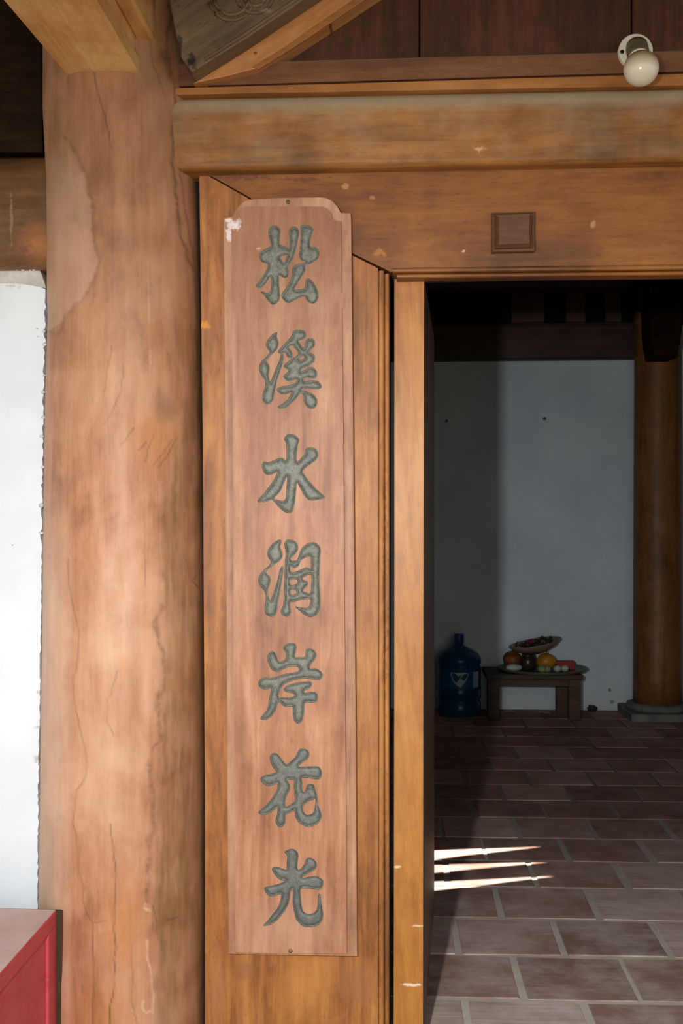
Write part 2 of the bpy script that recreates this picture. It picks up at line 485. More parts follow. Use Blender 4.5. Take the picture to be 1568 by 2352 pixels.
# red cabinet
nt = NT('red_cabinet_paint')
p0 = nt.pos()
n = nt.noise(p0, 11, 5, 0.6)
n2 = nt.noise(nt.mapping(p0, scale=(1, 3, 14)), 6, 4, 0.6)
col = nt.mix(nt.maprange(n, 0.3, 0.7), lin((188, 56, 68)), lin((210, 80, 90)))
col = nt.mix(nt.maprange(n2, 0.55, 0.75, 0, 0.4), col, lin((205, 110, 115)))
nt.link(col, 'Base Color'); nt.b.inputs['Roughness'].default_value = 0.45
M['red'] = nt.m
nt = NT('dusty_cabinet_top')
p0 = nt.pos()
n = nt.noise(p0, 9, 5, 0.6)
n2 = nt.noise(p0, 46, 4, 0.7)
col = nt.mix(nt.maprange(n, 0.3, 0.7), lin((196, 160, 150)), lin((210, 188, 176)))
col = nt.mix(nt.maprange(n2, 0.64, 0.72, 0, 0.6), col, lin((120, 70, 66)))
nt.link(col, 'Base Color'); nt.b.inputs['Roughness'].default_value = 0.85
M['cab_top'] = nt.m
M['cab_back'] = plain('cabinet_strip_brown', (70, 50, 26), 0.8, 0.2, 20)

M['porcelain'] = plain('cream_plastic', (226, 216, 192), 0.45, 0.08, 25)
M['socket'] = plain('shaded_socket', (124, 108, 78), 0.6, 0.15, 30)  # the socket's shade is put in as a darker colour
nt = NT('opal_bulb_glass')
p0 = nt.pos()
c = P(1472, 157, -0.16)
zz = nt.add('ShaderNodeSeparateXYZ', {0: p0}).outputs[2]
f = nt.maprange(nt.math('MULTIPLY_ADD', nt.noise(p0, 60, 3), 0.01, zz), c.z - 0.002, c.z + 0.028, 0, 0.95)
col = nt.mix(f, lin((220, 206, 184)), lin((150, 114, 64)))
nt.link(col, 'Base Color'); nt.b.inputs['Roughness'].default_value = 0.22
M['bulb'] = nt.m
M['stone'] = plain('grey_stone', (128, 128, 120), 0.8, 0.25, 14, bump=0.3)
M['brass'] = plain('old_nail', (120, 104, 74), 0.5, 0.2, 40, metal=0.3)
M['iron'] = plain('black_iron', (24, 22, 20), 0.5, 0.2, 40)


# ================================================================= large structure
Z_OUT = -0.30
Y_BACK = 4.67
TOP = 3.1
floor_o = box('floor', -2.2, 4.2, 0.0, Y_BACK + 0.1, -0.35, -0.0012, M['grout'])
tag(floor_o, 'pale mortar bed of the red tiled floor inside the doorway', 'floor', kind='structure')
t_o = box('floor_outside', -6, 7, -12, -0.001, Z_OUT - 0.1, Z_OUT, M['terrace'])
tag(t_o, 'paved terrace in front of the wooden doorway', 'floor', kind='structure')

# the red floor tiles: running bond, rows parallel to the facade
row0 = FL(1311, 2300.5).y
pitch_y = (FL(1311, 1742.9).y - row0) / 10.0
jx = FL(1300, 2204).x
pitch_x = FL(1546, 2204).x - FL(1300, 2204).x
tile_meshes = []
for k in range(5):
    rnd = random.Random(40 + k)
    bm = bmesh.new()
    hx, hy = pitch_x / 2 - 0.0085, pitch_y / 2 - 0.0075
    j = lambda: rnd.uniform(-0.003, 0.003)
    tv = [bm.verts.new((sx * hx + j(), sy * hy + j(), rnd.uniform(-0.0012, 0.0012))) for sx, sy in ((-1, -1), (1, -1), (1, 1), (-1, 1))]
    bv = [bm.verts.new((v.co.x, v.co.y, -0.02)) for v in tv]
    f = bm.faces.new(tv)
    for i in range(4):
        bm.faces.new((tv[i], bv[i], bv[(i + 1) % 4], tv[(i + 1) % 4]))
    bmesh.ops.recalc_face_normals(bm, faces=bm.faces[:])
    bmesh.ops.bevel(bm, geom=list(f.edges), offset=0.003, segments=1, affect='EDGES')
    me = bpy.data.meshes.new('floor_tile')
    bm.to_mesh(me); bm.free()
    me.materials.append(M['tile'])
    tile_meshes.append(me)
fo = origin_of(floor_o)
r = -1
tr = random.Random(3)
while True:
    cy = row0 + pitch_y * (r - 0.5)
    if cy + pitch_y / 2 > Y_BACK + 0.02: break
    if cy - pitch_y / 2 > 0.0:
        off = jx + (0.5 * pitch_x if r % 2 else 0.0)
        for c in range(-5, 9):
            cx = off + (c - 0.5) * pitch_x
            if cx < -0.75 or cx > 2.55: continue
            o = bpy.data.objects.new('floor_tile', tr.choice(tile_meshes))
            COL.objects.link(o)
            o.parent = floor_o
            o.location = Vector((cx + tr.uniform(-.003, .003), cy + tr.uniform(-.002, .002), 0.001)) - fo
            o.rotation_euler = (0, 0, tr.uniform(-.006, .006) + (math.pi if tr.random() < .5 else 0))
    r += 1

# inner walls
tag(box('wall_back', -2.2, 4.2, Y_BACK, Y_BACK + 0.15, 0, TOP, M['inner_wall']), 'white limewashed back wall seen through the doorway', 'wall', kind='structure')
tag(box('wall_left_inside', -2.3, -2.15, 0.0, Y_BACK, -0.3, TOP, M['inner_dark']), 'left side wall of the dim room', 'wall', kind='structure')
tag(box('wall_right', 4.1, 4.25, 0.0, Y_BACK, -0.3, TOP, M['inner_dark']), 'right side wall of the dim room', 'wall', kind='structure')

# roof slab with three chinks added to throw the sun streaks on the floor
up = -SUN_DIR * (TOP / -SUN_DIR.z * 1.0)


def roofpt(px, py):
    f = FL(px, py)
    t = (TOP - 0.0) / (-SUN_DIR.z)
    q = f - SUN_DIR * t
    return (q.x, q.y)


chinks = [((975, 1955), (975, 1977), (1245, 1945)), ((975, 1988), (975, 2007), (1245, 1981)), ((975, 2027), (975, 2048), (1262, 2013))]
ch = [[roofpt(*a) for a in c] for c in chinks]
xs0 = min(c[0][0] for c in ch)
xs1 = max(c[2][0] for c in ch)
V, Fc = [], []


def rq(a, b, c, d):
    i = len(V)
    for q in (a, b, c, d): V.append((q[0], q[1], TOP))
    for q in (a, b, c, d): V.append((q[0], q[1], TOP + 0.004))
    Fc.extend([(i, i + 1, i + 2, i + 3), (i + 7, i + 6, i + 5, i + 4), (i, i + 4, i + 5, i + 1), (i + 1, i + 5, i + 6, i + 2), (i + 2, i + 6, i + 7, i + 3), (i + 3, i + 7, i + 4, i)])


ye, yb = -1.15, Y_BACK + 0.4
rq((-2.6, ye), (xs0, ye), (xs0, yb), (-2.6, yb))
rq((xs1, ye), (4.6, ye), (4.6, yb), (xs1, yb))
lo = [(xs0, ye), (xs1, ye)]
for far_l, near_l, tip in sorted(ch, key=lambda c: c[0][1]):
    rq(lo[0], lo[1], (xs1, tip[1]), (xs0, near_l[1]))
    lo = [(xs0, far_l[1]), (xs1, tip[1] + 0.0005)]
rq(lo[0], lo[1], (xs1, yb), (xs0, yb))
tag(mesh('ceiling', V, Fc, M['ceiling']), 'dark board roof over room and terrace, slits added for sun streaks', 'ceiling', kind='structure')

tag(box('porch_shade_slab', -6, 7, -2.9, -0.03, 2.60, 2.66, M['ceiling']), 'unseen porch roof added over the terrace to dim the upper facade', 'ceiling', kind='structure')  # unseen porch slab, added so the upper facade gets less sky

# facade left: limewashed wall between terrace and tie beam
EDGE_L = [(-200, 96), (180, 96), (350, 104), (620, 106), (700, 108), (900, 102), (1200, 98), (1500, 95), (1800, 91), (2100, 88), (2600, 85)]
EDGE_R = [(-200, 432), (200, 443), (400, 458), (700, 463), (1000, 467), (1400, 472), (1800, 474), (2600, 473)]
el = lambda y: np.interp(y, [a for a, b in EDGE_L], [b for a, b in EDGE_L])
er = lambda y: np.interp(y, [a for a, b in EDGE_R], [b for a, b in EDGE_R])
rw = random.Random(5)
YW = -0.02
pts = [(-900, 648), (40, 651), (70, 655), (90, 659), (104, 664)]
y = 672
while y < 2600:
    e = float(el(y))
    jag = -1.0
    if 690 < y < 770: jag = -rw.uniform(1, 6)
    elif 770 < y < 1250: jag = -rw.uniform(0, 5)
    elif 1250 < y < 1500: jag = -rw.uniform(0, 2.4)
    else: jag = -rw.uniform(0.5, 4)
    pts.append((e + jag - 0.5, y))
    y += rw.uniform(5, 12)
pts += [(float(el(2640)), 2640), (-900, 2640)]
pw = [(P(a, b, YW).x, max(P(a, b, YW).z, Z_OUT)) for a, b in pts]
wl = prism('wall_left', pw, YW, 0.12, M['plaster'], px=False)
tag(wl, 'bright white limewashed wall left of the thick column', 'wall', kind='structure')
prism('mortar_band', [(-900, 600), (92, 622), (99, 640), (106, 662), (60, 655), (-900, 650)], YW + 0.004, 0.1, M['mortar'], wl)
prism('gap_filler', [(40, 600), (130, 600), (130, 2640), (40, 2640)], 0.03, 0.1, M['black'], wl)
rc = random.Random(8)
for i in range(22):       # crumbs of lime along the top of the wall and down its ragged edge
    if i < 12:
        a, b = rc.uniform(4, 92), 0
        b = 611 + a * 0.07 + rc.uniform(-3, 4)
    else:
        b = rc.uniform(690, 1240); a = float(el(b)) - rc.uniform(1, 5)
    c = P(a, b, YW - 0.006)
    s = rc.uniform(0.0025, 0.006)
    bm = bmesh.new()
    bmesh.ops.create_icosphere(bm, subdivisions=1, radius=1)
    for v in bm.verts:
        v.co = c + Vector((v.co.x * s * rc.uniform(.8, 1.7), v.co.y * s, v.co.z * s * rc.uniform(.6, 1.3)))
    from_bm('lime_crumb', bm, M['crumb'], wl)


def profile_beam(name, xa, xb, za, zb, prof, mat, parent=None, nseg=24, smooth=True, wob=0.0012, seed=0):
    """prof: (y, t) with t 0..1 between the lower and upper line; za/zb: (z_low, z_high) at each end"""
    V, Fc = [], []
    m = len(prof)
    for i in range(nseg + 1):
        t = i / nseg
        x = xa + (xb - xa) * t
        z0 = za[0] + (zb[0] - za[0]) * t
        z1 = za[1] + (zb[1] - za[1]) * t
        for (yy, tt) in prof:
            w = wob * mnoise.noise(Vector((x * 5 + seed, tt * 3, 0)))
            V.append((x, yy + w, z0 + (z1 - z0) * tt + w))
    for i in range(nseg):
        for k in range(m - 1):
            a = i * m + k
            Fc.append((a, a + 1, a + m + 1, a + m))
        Fc.append((i * m + m - 1, i * m, (i + 1) * m, (i + 1) * m + m - 1))
    Fc.append(tuple(range(m))); Fc.append(tuple(range(nseg * m, nseg * m + m))[::-1])
    o = mesh(name, V, Fc, mat, parent, smooth)
    if smooth:
        o.data.set_sharp_from_angle(angle=math.radians(38))
    return o


def rounded(yf, yb, rt, rb, h, n=7):
    """profile from back-bottom round the front to back-top: rt/rb radii at the upper and lower front edge"""
    pr = [(yb, 0.0)]
    for k in range(n + 1):
        a = math.pi / 2 * k / n
        pr.append((yf + rb * (1 - math.sin(a)), rb * (1 - math.cos(a)) / h))
    for k in range(n + 1):
        a = math.pi / 2 * k / n
        pr.append((yf + rt * (1 - math.cos(a)), 1 - rt * (1 - math.sin(a)) / h))
    pr.append((yb, 1.0))
    return pr


# ---------------------------------------------------------------- the thick column
def column_axis(py):
    """centre x and radius of the column from its two silhouette lines, centre on y=0"""
    def ang(px):
        d = CF + CR * ((px - CX) / F_PX)
        return math.atan2(d.x, d.y)
    a, b = ang(float(el(py))), ang(float(er(py)))
    m, hlf = (a + b) / 2, (b - a) / 2
    dist = 2.5 / math.cos(m)
    return 2.5 * math.tan(m), dist * math.sin(hlf)


LINES_DARK = [
    ([(120, 262), (140, 300), (165, 335), (185, 375), (203, 430), (213, 490), (222, 560), (226, 600), (218, 640), (200, 680), (165, 712), (150, 735), (140, 760), (118, 765)], 5.5, .36, 11),
    ([(216, 165), (225, 215), (240, 265), (250, 310), (255, 340)], 1.3, .7, 2),
    ([(385, 0), (392, 40), (385, 80), (383, 130), (395, 170), (400, 200), (405, 250), (400, 300), (395, 340), (398, 400), (405, 470), (415, 540), (430, 590), (446, 622)], 4.0, .75, 7),
    ([(375, 120), (386, 155), (400, 188)], 7.0, .6, 6),
    ([(412, 190), (420, 260), (408, 320), (412, 400), (428, 500), (446, 600), (450, 700), (452, 850)], 3.0, .5, 6),
    ([(157, 1284), (157, 1340), (165, 1382), (174, 1424), (183, 1452), (181, 1495), (169, 1565), (172, 1621), (183, 1677), (195, 1719), (200, 1755), (197, 1785), (176, 1813), (171, 1855), (169, 1886), (175, 1934), (181, 1973), (186, 2018), (193, 2040), (190, 2063), (200, 2099), (213, 2119), (240, 2116)], 1.9, .45, 4),
    ([(213, 2119), (213, 2181), (214, 2251), (212, 2360)], 1.5, .5, 3),
    ([(253, 1892), (258, 1934), (262, 1973), (268, 2007), (266, 2035), (262, 2083), (261, 2139), (266, 2175), (262, 2209), (262, 2265), (253, 2315), (251, 2360)], 1.3, .7, 3),
    ([(374, 1396), (360, 1424), (357, 1452), (366, 1472), (377, 1503), (383, 1537), (377, 1573), (366, 1593), (363, 1621), (366, 1663), (370, 1700), (350, 1725), (343, 1755), (347, 1789), (352, 1858), (352, 1900), (341, 1951), (341, 1998), (340, 2069)], 6.0, .5, 9),
    ([(352, 2080), (360, 2130), (362, 2160)], 2.0, .5, 3),
    ([(307, 984), (292, 1003), (279, 1021)], 1.1, .5, 2), ([(405, 1007), (383, 1049), (363, 1074)], 1.3, .55, 3), ([(335, 1015), (322, 1030), (318, 1034)], 1.1, .55, 2),
    ([(256, 796), (246, 850), (239, 900)], 1.0, .4, 2), ([(284, 838), (279, 895), (256, 948), (237, 976)], 1.1, .45, 2), ([(352, 1000), (340, 1030), (335, 1060)], 1.0, .4, 2),
    ([(395, 1010), (375, 1040), (350, 1070)], 1.0, .4, 2), ([(387, 812), (390, 850)], 2.5, .4, 3), ([(310, 712), (318, 750), (330, 800), (332, 850)], 7.0, .32, 8),
    ([(330, 1250), (333, 1320), (335, 1345)], 2.0, .4, 4), ([(428, 1285), (432, 1310)], 1.4, .5, 2), ([(452, 1320), (440, 1335), (452, 1348)], 2, .5, 4),
    ([(270, 1540), (260, 1570), (258, 1590), (246, 1605), (246, 1660), (262, 1690)], 1.2, .35, 4), ([(383, 2113), (398, 2109), (408, 2105)], 1.2, .7, 1), ([(190, 2262), (188, 2280)], 1.8, .5, 2),
    ([(300, 2170), (305, 2240), (300, 2300), (315, 2350)], 1.6, .4, 4), ([(100, 1240), (98, 1700)], 1.0, .15, 2), ([(340, 60), (345, 110), (362, 175), (380, 230)], 2.0, .35, 6)]
LINES_PALE = [([(340, 600), (342, 720), (346, 850)], 1.2, .5, 1), ([(113, 640), (112, 900)], 1.5, .35, 1), ([(336, 2160), (338, 2200), (347, 2240), (352, 2290), (352, 2325)], 2.6, .65, 4),
              ([(335, 2075), (333, 2085), (345, 2092)], 3.5, .7, 4), ([(330, 2300), (325, 2315), (335, 2325), (345, 2322)], 2.8, .7, 4), ([(96, 1965), (100, 2000)], 1.6, .8, 1), ([(410, 1600), (402, 1690)], 1.6, .25, 3),
              ([(228, 2122), (230, 2140)], 2.4, .6, 2), ([(92, 2010), (93, 2088)], 1.4, .7, 1), ([(300, 2320), (315, 2330)], 3, .4, 3)]


def vnoise(x, y, s, seed):
    """cheap smooth value noise for arrays"""
    rs = np.random.RandomState(seed)
    g = rs.rand(64, 64)
    xi = (x / s) % 64; yi = (y / s) % 64
    x0 = np.floor(xi).astype(int); y0 = np.floor(yi).astype(int)
    fx = xi - x0; fy = yi - y0
    fx = fx * fx * (3 - 2 * fx); fy = fy * fy * (3 - 2 * fy)
    x1 = (x0 + 1) % 64; y1 = (y0 + 1) % 64; x0 %= 64; y0 %= 64
    return (g[y0, x0] * (1 - fx) + g[y0, x1] * fx) * (1 - fy) + (g[y1, x0] * (1 - fx) + g[y1, x1] * fx) * fy


def seg_dist(x, y, poly):
    d = np.full(x.shape, 1e9)
    for (a, b), (c, e) in zip(poly[:-1], poly[1:]):
        vx, vy = c - a, e - b
        L = vx * vx + vy * vy + 1e-9
        t = np.clip(((x - a) * vx + (y - b) * vy) / L, 0, 1)
        d = np.minimum(d, np.hypot(x - a - t * vx, y - b - t * vy))
    return d


def paint_column(me, V):
    x, y = proj(V)
    n1 = vnoise(x, y, 22, 1) - .5; n2 = vnoise(x, y, 22, 2) - .5; n3 = vnoise(x, y, 7, 3); n4 = vnoise(x, y, 60, 4); n5 = vnoise(x, y, 30, 5); n6 = 0.6 * vnoise(x * 7 + (n1 * 60), y * 0.8, 70, 6) + 0.4 * vnoise(x * 5, y * 0.7, 22, 7)
    xw = x + n1 * 10 + (n3 - .5) * 3; yw = y + n2 * 10
    dark = np.zeros(len(V)); pale = np.zeros(len(V)); warm = np.zeros(len(V)); olive = np.zeros(len(V))
    for poly, w, s, jit in LINES_DARK:
        q = jit / 10.0
        d = seg_dist(x + n1 * 10 * q + (n3 - .5) * 3 * q, y + n2 * 10 * q, poly)
        dark = np.maximum(dark, s * (np.exp(-(d / (w * (0.55 + 0.9 * n5))) ** 2) * (0.35 + 0.65 * n3) if w > 2 else np.clip(1.4 - d / 1.9, 0, 1) * (0.45 + 0.55 * n5)))
    for poly, w, s, jit in LINES_PALE:
        q = jit / 10.0
        d = seg_dist(x + n1 * 10 * q, y + n2 * 10 * q, poly)
        pale = np.maximum(pale, s * np.clip(1.3 - d / w, 0, 1) * (0.3 + 0.7 * n3))

    def blob(cx, cy, rx, ry, s):
        return s * np.clip(1.25 - np.hypot((xw - cx) / rx, (yw - cy) / ry), 0, 1)
    # sapwood patch left of the wavy stain line
    lim = np.interp(y, [262, 300, 335, 375, 430, 490, 560, 600, 640, 680, 712, 735, 765], [118, 140, 165, 185, 203, 213, 222, 226, 218, 200, 165, 150, 110])
    inside = np.clip((lim - xw) / 6, 0, 1) * ((y > 300) & (y < 770)) * np.clip((y - 320) / 90, 0, 1)
    pale = np.maximum(pale, 0.26 * inside)
    pale = np.maximum(pale, np.clip((175 - xw) / 60, 0, 1) * np.clip((y - 1050) / 300, 0, 1) * 0.45)
    pale = np.maximum(pale, blob(250, 1650, 90, 330, .35) * n4)
    warm = np.maximum(warm, blob(350, 1010, 60, 80, .3)); warm = np.maximum(warm, blob(285, 2130, 55, 120, .4))
    warm = np.maximum(warm, blob(282, 1365, 14, 14, .4)); warm = np.maximum(warm, blob(282, 1530, 16, 26, .4)); warm = np.maximum(warm, blob(250, 2330, 90, 90, .3))
    # weathered right flank
    edge = np.interp(y, [0, 150, 350, 600, 900, 1250, 1450, 1800, 2100, 2352], [395, 400, 402, 425, 415, 350, 372, 352, 345, 350])
    ol = np.clip((xw - edge) / 22, 0, 1) * (0.08 + 0.85 * n6 * (0.45 + n4 * 0.7))
    olive = np.maximum(olive, ol)
    olive = np.maximum(olive, np.clip((xw - 408) / 40, 0, 1) * 0.3)  # edge strip: dirt and shade both painted into the colour
    dark = np.maximum(dark, blob(378, 935, 32, 40, .38)); dark = np.maximum(dark, blob(440, 960, 18, 130, .2))
    olive = np.maximum(olive, blob(160, 260, 80, 140, .35))  # shade on the column's upper left, painted here and in the next line
    dark = np.maximum(dark, blob(128, 300, 14, 70, .35))
    olive = np.maximum(olive, np.clip((1150 - y) / 900, 0, 1) * 0.55 * (0.75 + 0.5 * (n4 - .5)))  # broad tone, darker towards the top of the column
    for nm, a in (('dark', dark), ('pale', pale), ('warm', warm), ('olive', olive)):
        at = me.attributes.new(nm, 'FLOAT', 'POINT')
        at.data.foreach_set('value', np.clip(a, 0, 1).astype(np.float32))


pys = np.linspace(-820, 2570, 1180)
NA, NB = 230, 26
front = np.linspace(math.radians(-118), math.radians(118), NA)
back = np.linspace(math.radians(118), math.radians(242), NB)[1:-1]
angs = np.concatenate([front, back])
rows = []
for py in pys:
    cx, R = column_axis(py)
    z = CAM.z + (HORIZON - py) / F_PX * (2.5 - R)
    rows.append((cx, R, max(z, Z_OUT)))
rows = np.array(rows)
n = len(angs)
A = np.repeat(angs[None, :], len(pys), 0)
Zr = np.repeat(rows[:, 2:3], n, 1)
k = np.sin(2 * A + 0.7) * 0.0015 + (vnoise(A * 60 + 300, Zr * 70 + 400, 9, 11) - .5) * 0.0045 * np.clip(1.3 - np.abs(A), 0, 1)
Rr = rows[:, 1:2] + k
VC = np.stack([rows[:, 0:1] + Rr * np.sin(A), -Rr * np.cos(A), Zr], -1).reshape(-1, 3)
idx = np.arange(len(pys) * n).reshape(len(pys), n)
nx = np.roll(idx, -1, 1)
FC = np.stack([idx[:-1], idx[1:], nx[1:], nx[:-1]], -1).reshape(-1, 4)
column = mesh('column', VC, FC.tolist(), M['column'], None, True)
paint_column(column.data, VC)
tag(column, 'thick round timber column with wavy stains, left of the carved board', 'column')

# ---------------------------------------------------------------- timbers left of the column
za = P(40, 612, -0.06).z; zb = P(40, 345, -0.06).z
pr = rounded(-0.065, 0.1, 0.07, 0.035, zb - za)
tb = profile_beam('tie_beam', -1.75, column_axis(450)[0] + 0.02, (za, zb), (za, zb), pr, M['tie'], nseg=16, seed=3)
tag(tb, 'short dark brown tie beam above the white wall, left edge', 'beam')
ul = box('wall_upper_left', -1.9, -0.5, 0.03, 0.13, zb - 0.02, TOP, M['black_wood'])
tag(ul, 'dark boarding in the top left corner', 'wall', kind='structure')
bk = prism('blocking_timber', [(-400, 96), (60, 98), (95, 104), (97, 350), (-400, 350)], -0.005, 0.029, M['black_wood'], bev=0.006)
tag(bk, 'very dark block of timber lying on the tie beam beside the column', 'timber')

# ---------------------------------------------------------------- bracket beam coming out over the terrace from the column
zB = P(240, 163, -0.165).z
xl, xr = P(150, 165, -0.165).x, P(316, 157, -0.165).x
br = empty('bracket_beam', ((xl + xr) / 2, -0.9, zB), 'honey-coloured beam jutting out above the terrace from the column head', 'beam')
hB = 0.30
V, Fc = [], []
prf = [(0, 0), (1, 0), (1.0, .03), (.94, .05), (.94, .075), (1.0, .10), (1.0, hB), (0, hB), (0, .10), (.04, .075), (.04, .05), (0, .03)]
ysb = np.linspace(-0.02, -1.8, 24)
for yy in ysb:
    sw = -0.02 * (yy + .15)
    for (a, h) in prf:
        V.append((xl + (xr - xl) * a - (0.045 * (-(yy) - .15)) * (1 - a), yy, zB + h + 0.0015 * mnoise.noise(Vector((a * 3, yy * 6, h * 9)))))
m = len(prf)
for i in range(len(ysb) - 1):
    for q in range(m):
        a, b = i * m + q, i * m + (q + 1) % m
        Fc.append((a, b, b + m, a + m))
Fc.append(tuple(range(m))[::-1]); Fc.append(tuple(range((len(ysb) - 1) * m, len(ysb) * m)))
mesh('beam_body', V, Fc, M['bracket'], br)
box('beam_cheek', xr - 0.01, xr + 0.028, -1.78, -0.1, zB + 0.075, zB + hB, M['bracket'], br, bev=0.006)

# ---------------------------------------------------------------- round beam, fillet, moulding and boarding over the door
XR = 2.1
xL = column_axis(300)[0] + 0.06


def zline(pa, pb, Y, x):
    a, b = P(pa[0], pa[1], Y), P(pb[0], pb[1], Y)
    return a.z + (b.z - a.z) * (x - a.x) / (b.x - a.x)


z0a, z0b = zline((445, 388), (1568, 366), -.10, xL), zline((445, 388), (1568, 366), -.10, XR)
z1a, z1b = zline((445, 209), (1568, 186), -.095, xL), zline((445, 209), (1568, 186), -.095, XR)
H = z1a - z0a
pr = rounded(-0.094, -0.0, 0.058, 0.016, H, 9)
tag(profile_beam('round_beam', xL, XR, (z0a, z1a), (z0b, z1b), pr, M['beam'], nseg=60, seed=9), 'long round-topped lintel beam with dust along its top, above the doorway', 'beam')
fa = (zline((440, 213), (1568, 192), -.09, xL), zline((440, 196), (1568, 163), -.09, xL))
fb = (zline((440, 213), (1568, 192), -.09, XR), zline((440, 196), (1568, 163), -.09, XR))
f_o = profile_beam('trim_1', xL, XR, fa, fb, [(-.02, 0), (-.080, 0), (-.080, .9), (-.077, 1), (-.02, 1)], M['fillet'], nseg=20, smooth=False, seed=2)
tag(f_o, 'narrow orange fillet strip lying on the round beam', 'trim', kind='structure')
ma = (zline((440, 197), (1568, 164), -.07, xL), zline((640, 137), (1568, 112), -.07, xL))
mb = (zline((440, 197), (1568, 164), -.07, XR), zline((640, 137), (1568, 112), -.07, XR))
m_o = profile_beam('trim_2', xL, XR, ma, mb, [(-.01, 0), (-.070, 0), (-.070, .86), (-.066, .95), (-.058, 1), (-.01, 1)], M['mould'], nseg=20, smooth=False, seed=4)
tag(m_o, 'dark brown moulding below the boarding above the door', 'trim', kind='structure')
zz0 = ma[0] + 0.01
wu = box('wall_upper', xL, XR + 1.9, -0.012, 0.05, zz0 - 0.3, TOP, M['black'])
tag(wu, 'dark boarded wall above the doorway', 'wall', kind='structure')
bx = [xL + 0.02, P(963, 60, -.03).x, P(1449, 60, -.03).x, P(1930, 60, -.03).x, XR]
for a, b in zip(bx[:-1], bx[1:]):
    box('plank', a + 0.0015, b - 0.0015, -0.035, -0.012, zz0, TOP, M['dark_panel'], wu, bev=0.0015)

# carved panel and brace in the corner of column and beam
cp = empty('carved_panel', P(560, 120, -.15), 'grey-brown carved panel in the upper corner beside the column', 'carved panel')
pan = [(360, -330), (380, -60), (392, 20), (404, 80), (416, 132), (441, 166), (560, 92), (697, 0), (900, -136), (1190, -330)]
prism('panel', pan, -0.15, -0.098, M['carved'], cp, bev=0.004)
for (cx_, cy_, rr, a0, a1) in ((532, -6, 52, 20, 165), (532, -6, 40, 10, 170), (585, -12, 42, 15, 175), (585, -12, 26, 0, 180)):
    arc = []
    for k in range(15):
        a = math.radians(a0 + (a1 - a0) * k / 14)
        arc.append(P(cx_ + rr * math.cos(a), cy_ + rr * math.sin(a), -.151))
    tube('carved_scroll', arc, 0.0042, M['carved'], cp, 8)
tube('carved_border', [P(470, 137, -.151), P(560, 80, -.151), P(640, 26, -.151), P(700, -16, -.151), P(800, -84, -.151)], 0.004, M['carved'], cp, 8)
dbr = empty('diagonal_brace', P(640, 90, -.1), 'orange diagonal brace board rising from the beam end', 'brace')
prism('brace_board', [(444, 191), (600, 85), (735, -6), (960, -155), (1065, -155), (838, -6), (690, 92), (588, 157), (520, 175)], -0.097, -0.036, M['brace'], dbr, bev=0.002)
prism('edge_strip', [(579, 153), (640, 117), (690, 82), (818, -6), (1040, -155), (1070, -155), (846, -6), (700, 92), (640, 130), (594, 158)], -0.101, -0.0975, M['fillet'], dbr, bev=0.0012)

# ---------------------------------------------------------------- door frame
df = empty('door_frame', P(900, 2360, -.03), 'mitred golden-brown door frame behind the carved board', 'door frame')
lint = prism('lintel_casing', [(471, 396), (1000, 385), (1568, 374), (2500, 356), (2500, 596), (1568, 609), (905, 615), (899, 625), (812, 583), (576, 455)], Y_CASE, -0.005, M['lintel'], df, bev=0.0012)
prism('jamb_casing', [(457, 394), (465, 396), (573, 457), (809, 586), (868, 616), (868, 2560), (470, 2560), (470, 1800), (465, 1000), (460, 600)], Y_CASE, -0.005, M['jamb'], df, bev=0.0012)
# beads run round the opening
zba = [(904, 616), (2500, 597)]


def zl(line, x):
    a, b = P(*line[0], Y_CASE), P(*line[1], Y_CASE)
    return a.z + (b.z - a.z) * (x - a.x) / (b.x - a.x)


xa_, xb_ = P(905, 620, Y_CASE).x, P(2500, 620, Y_CASE).x
for nm, (p0_, p1_), yf in (('bead', (0.0, 0.011), -0.056), ('bead', (0.0115, 0.021), -0.046)):
    lo_l, lo_r = zl(zba, xa_) - p1_, zl(zba, xb_) - p1_
    hi_l, hi_r = zl(zba, xa_) - p0_, zl(zba, xb_) - p0_
    h = p1_ - p0_
    profile_beam(nm, xa_ + p0_ * .9 - 0.004, xb_, (lo_l, hi_l), (lo_r, hi_r), rounded(yf, -0.005, 0.0045, 0.0045, h, 5), M['lintel'], df, nseg=12, wob=0.0004)


def vbead(x0, x1, ztop, yf, mat, zbot=-0.02, rr=None):
    V, Fc = [], []
    rr = rr or (x1 - x0) * 0.48
    prof = [(x0, -0.005)]
    for k in range(7):
        a = math.pi / 2 * k / 6
        prof.append((x0 + rr * (1 - math.cos(a)), yf + rr * (1 - math.sin(a))))
    for k in range(7):
        a = math.pi / 2 * k / 6
        prof.append((x1 - rr * (1 - math.sin(a)), yf + rr * (1 - math.cos(a))))
    prof.append((x1, -0.005))
    m = len(prof)
    for z in (zbot, ztop):
        for (a, b) in prof: V.append((a, b, z))
    for q in range(m - 1): Fc.append((q, q + 1, m + q + 1, m + q))
    Fc.append((m - 1, 0, m, 2 * m - 1))
    Fc.append(tuple(range(m))[::-1]); Fc.append(tuple(range(m, 2 * m)))
    o = mesh('bead', V, Fc, mat, df, True)
    o.data.set_sharp_from_angle(angle=math.radians(40))


vbead(P(868.6, 620, Y_CASE).x, P(882, 620, Y_CASE).x, P(880, 622, Y_CASE).z, -0.0525, M['jamb'])
vbead(P(882.5, 630, Y_CASE).x, P(893.5, 630, Y_CASE).x, P(890, 628, Y_CASE).z, -0.047, M['jamb'])
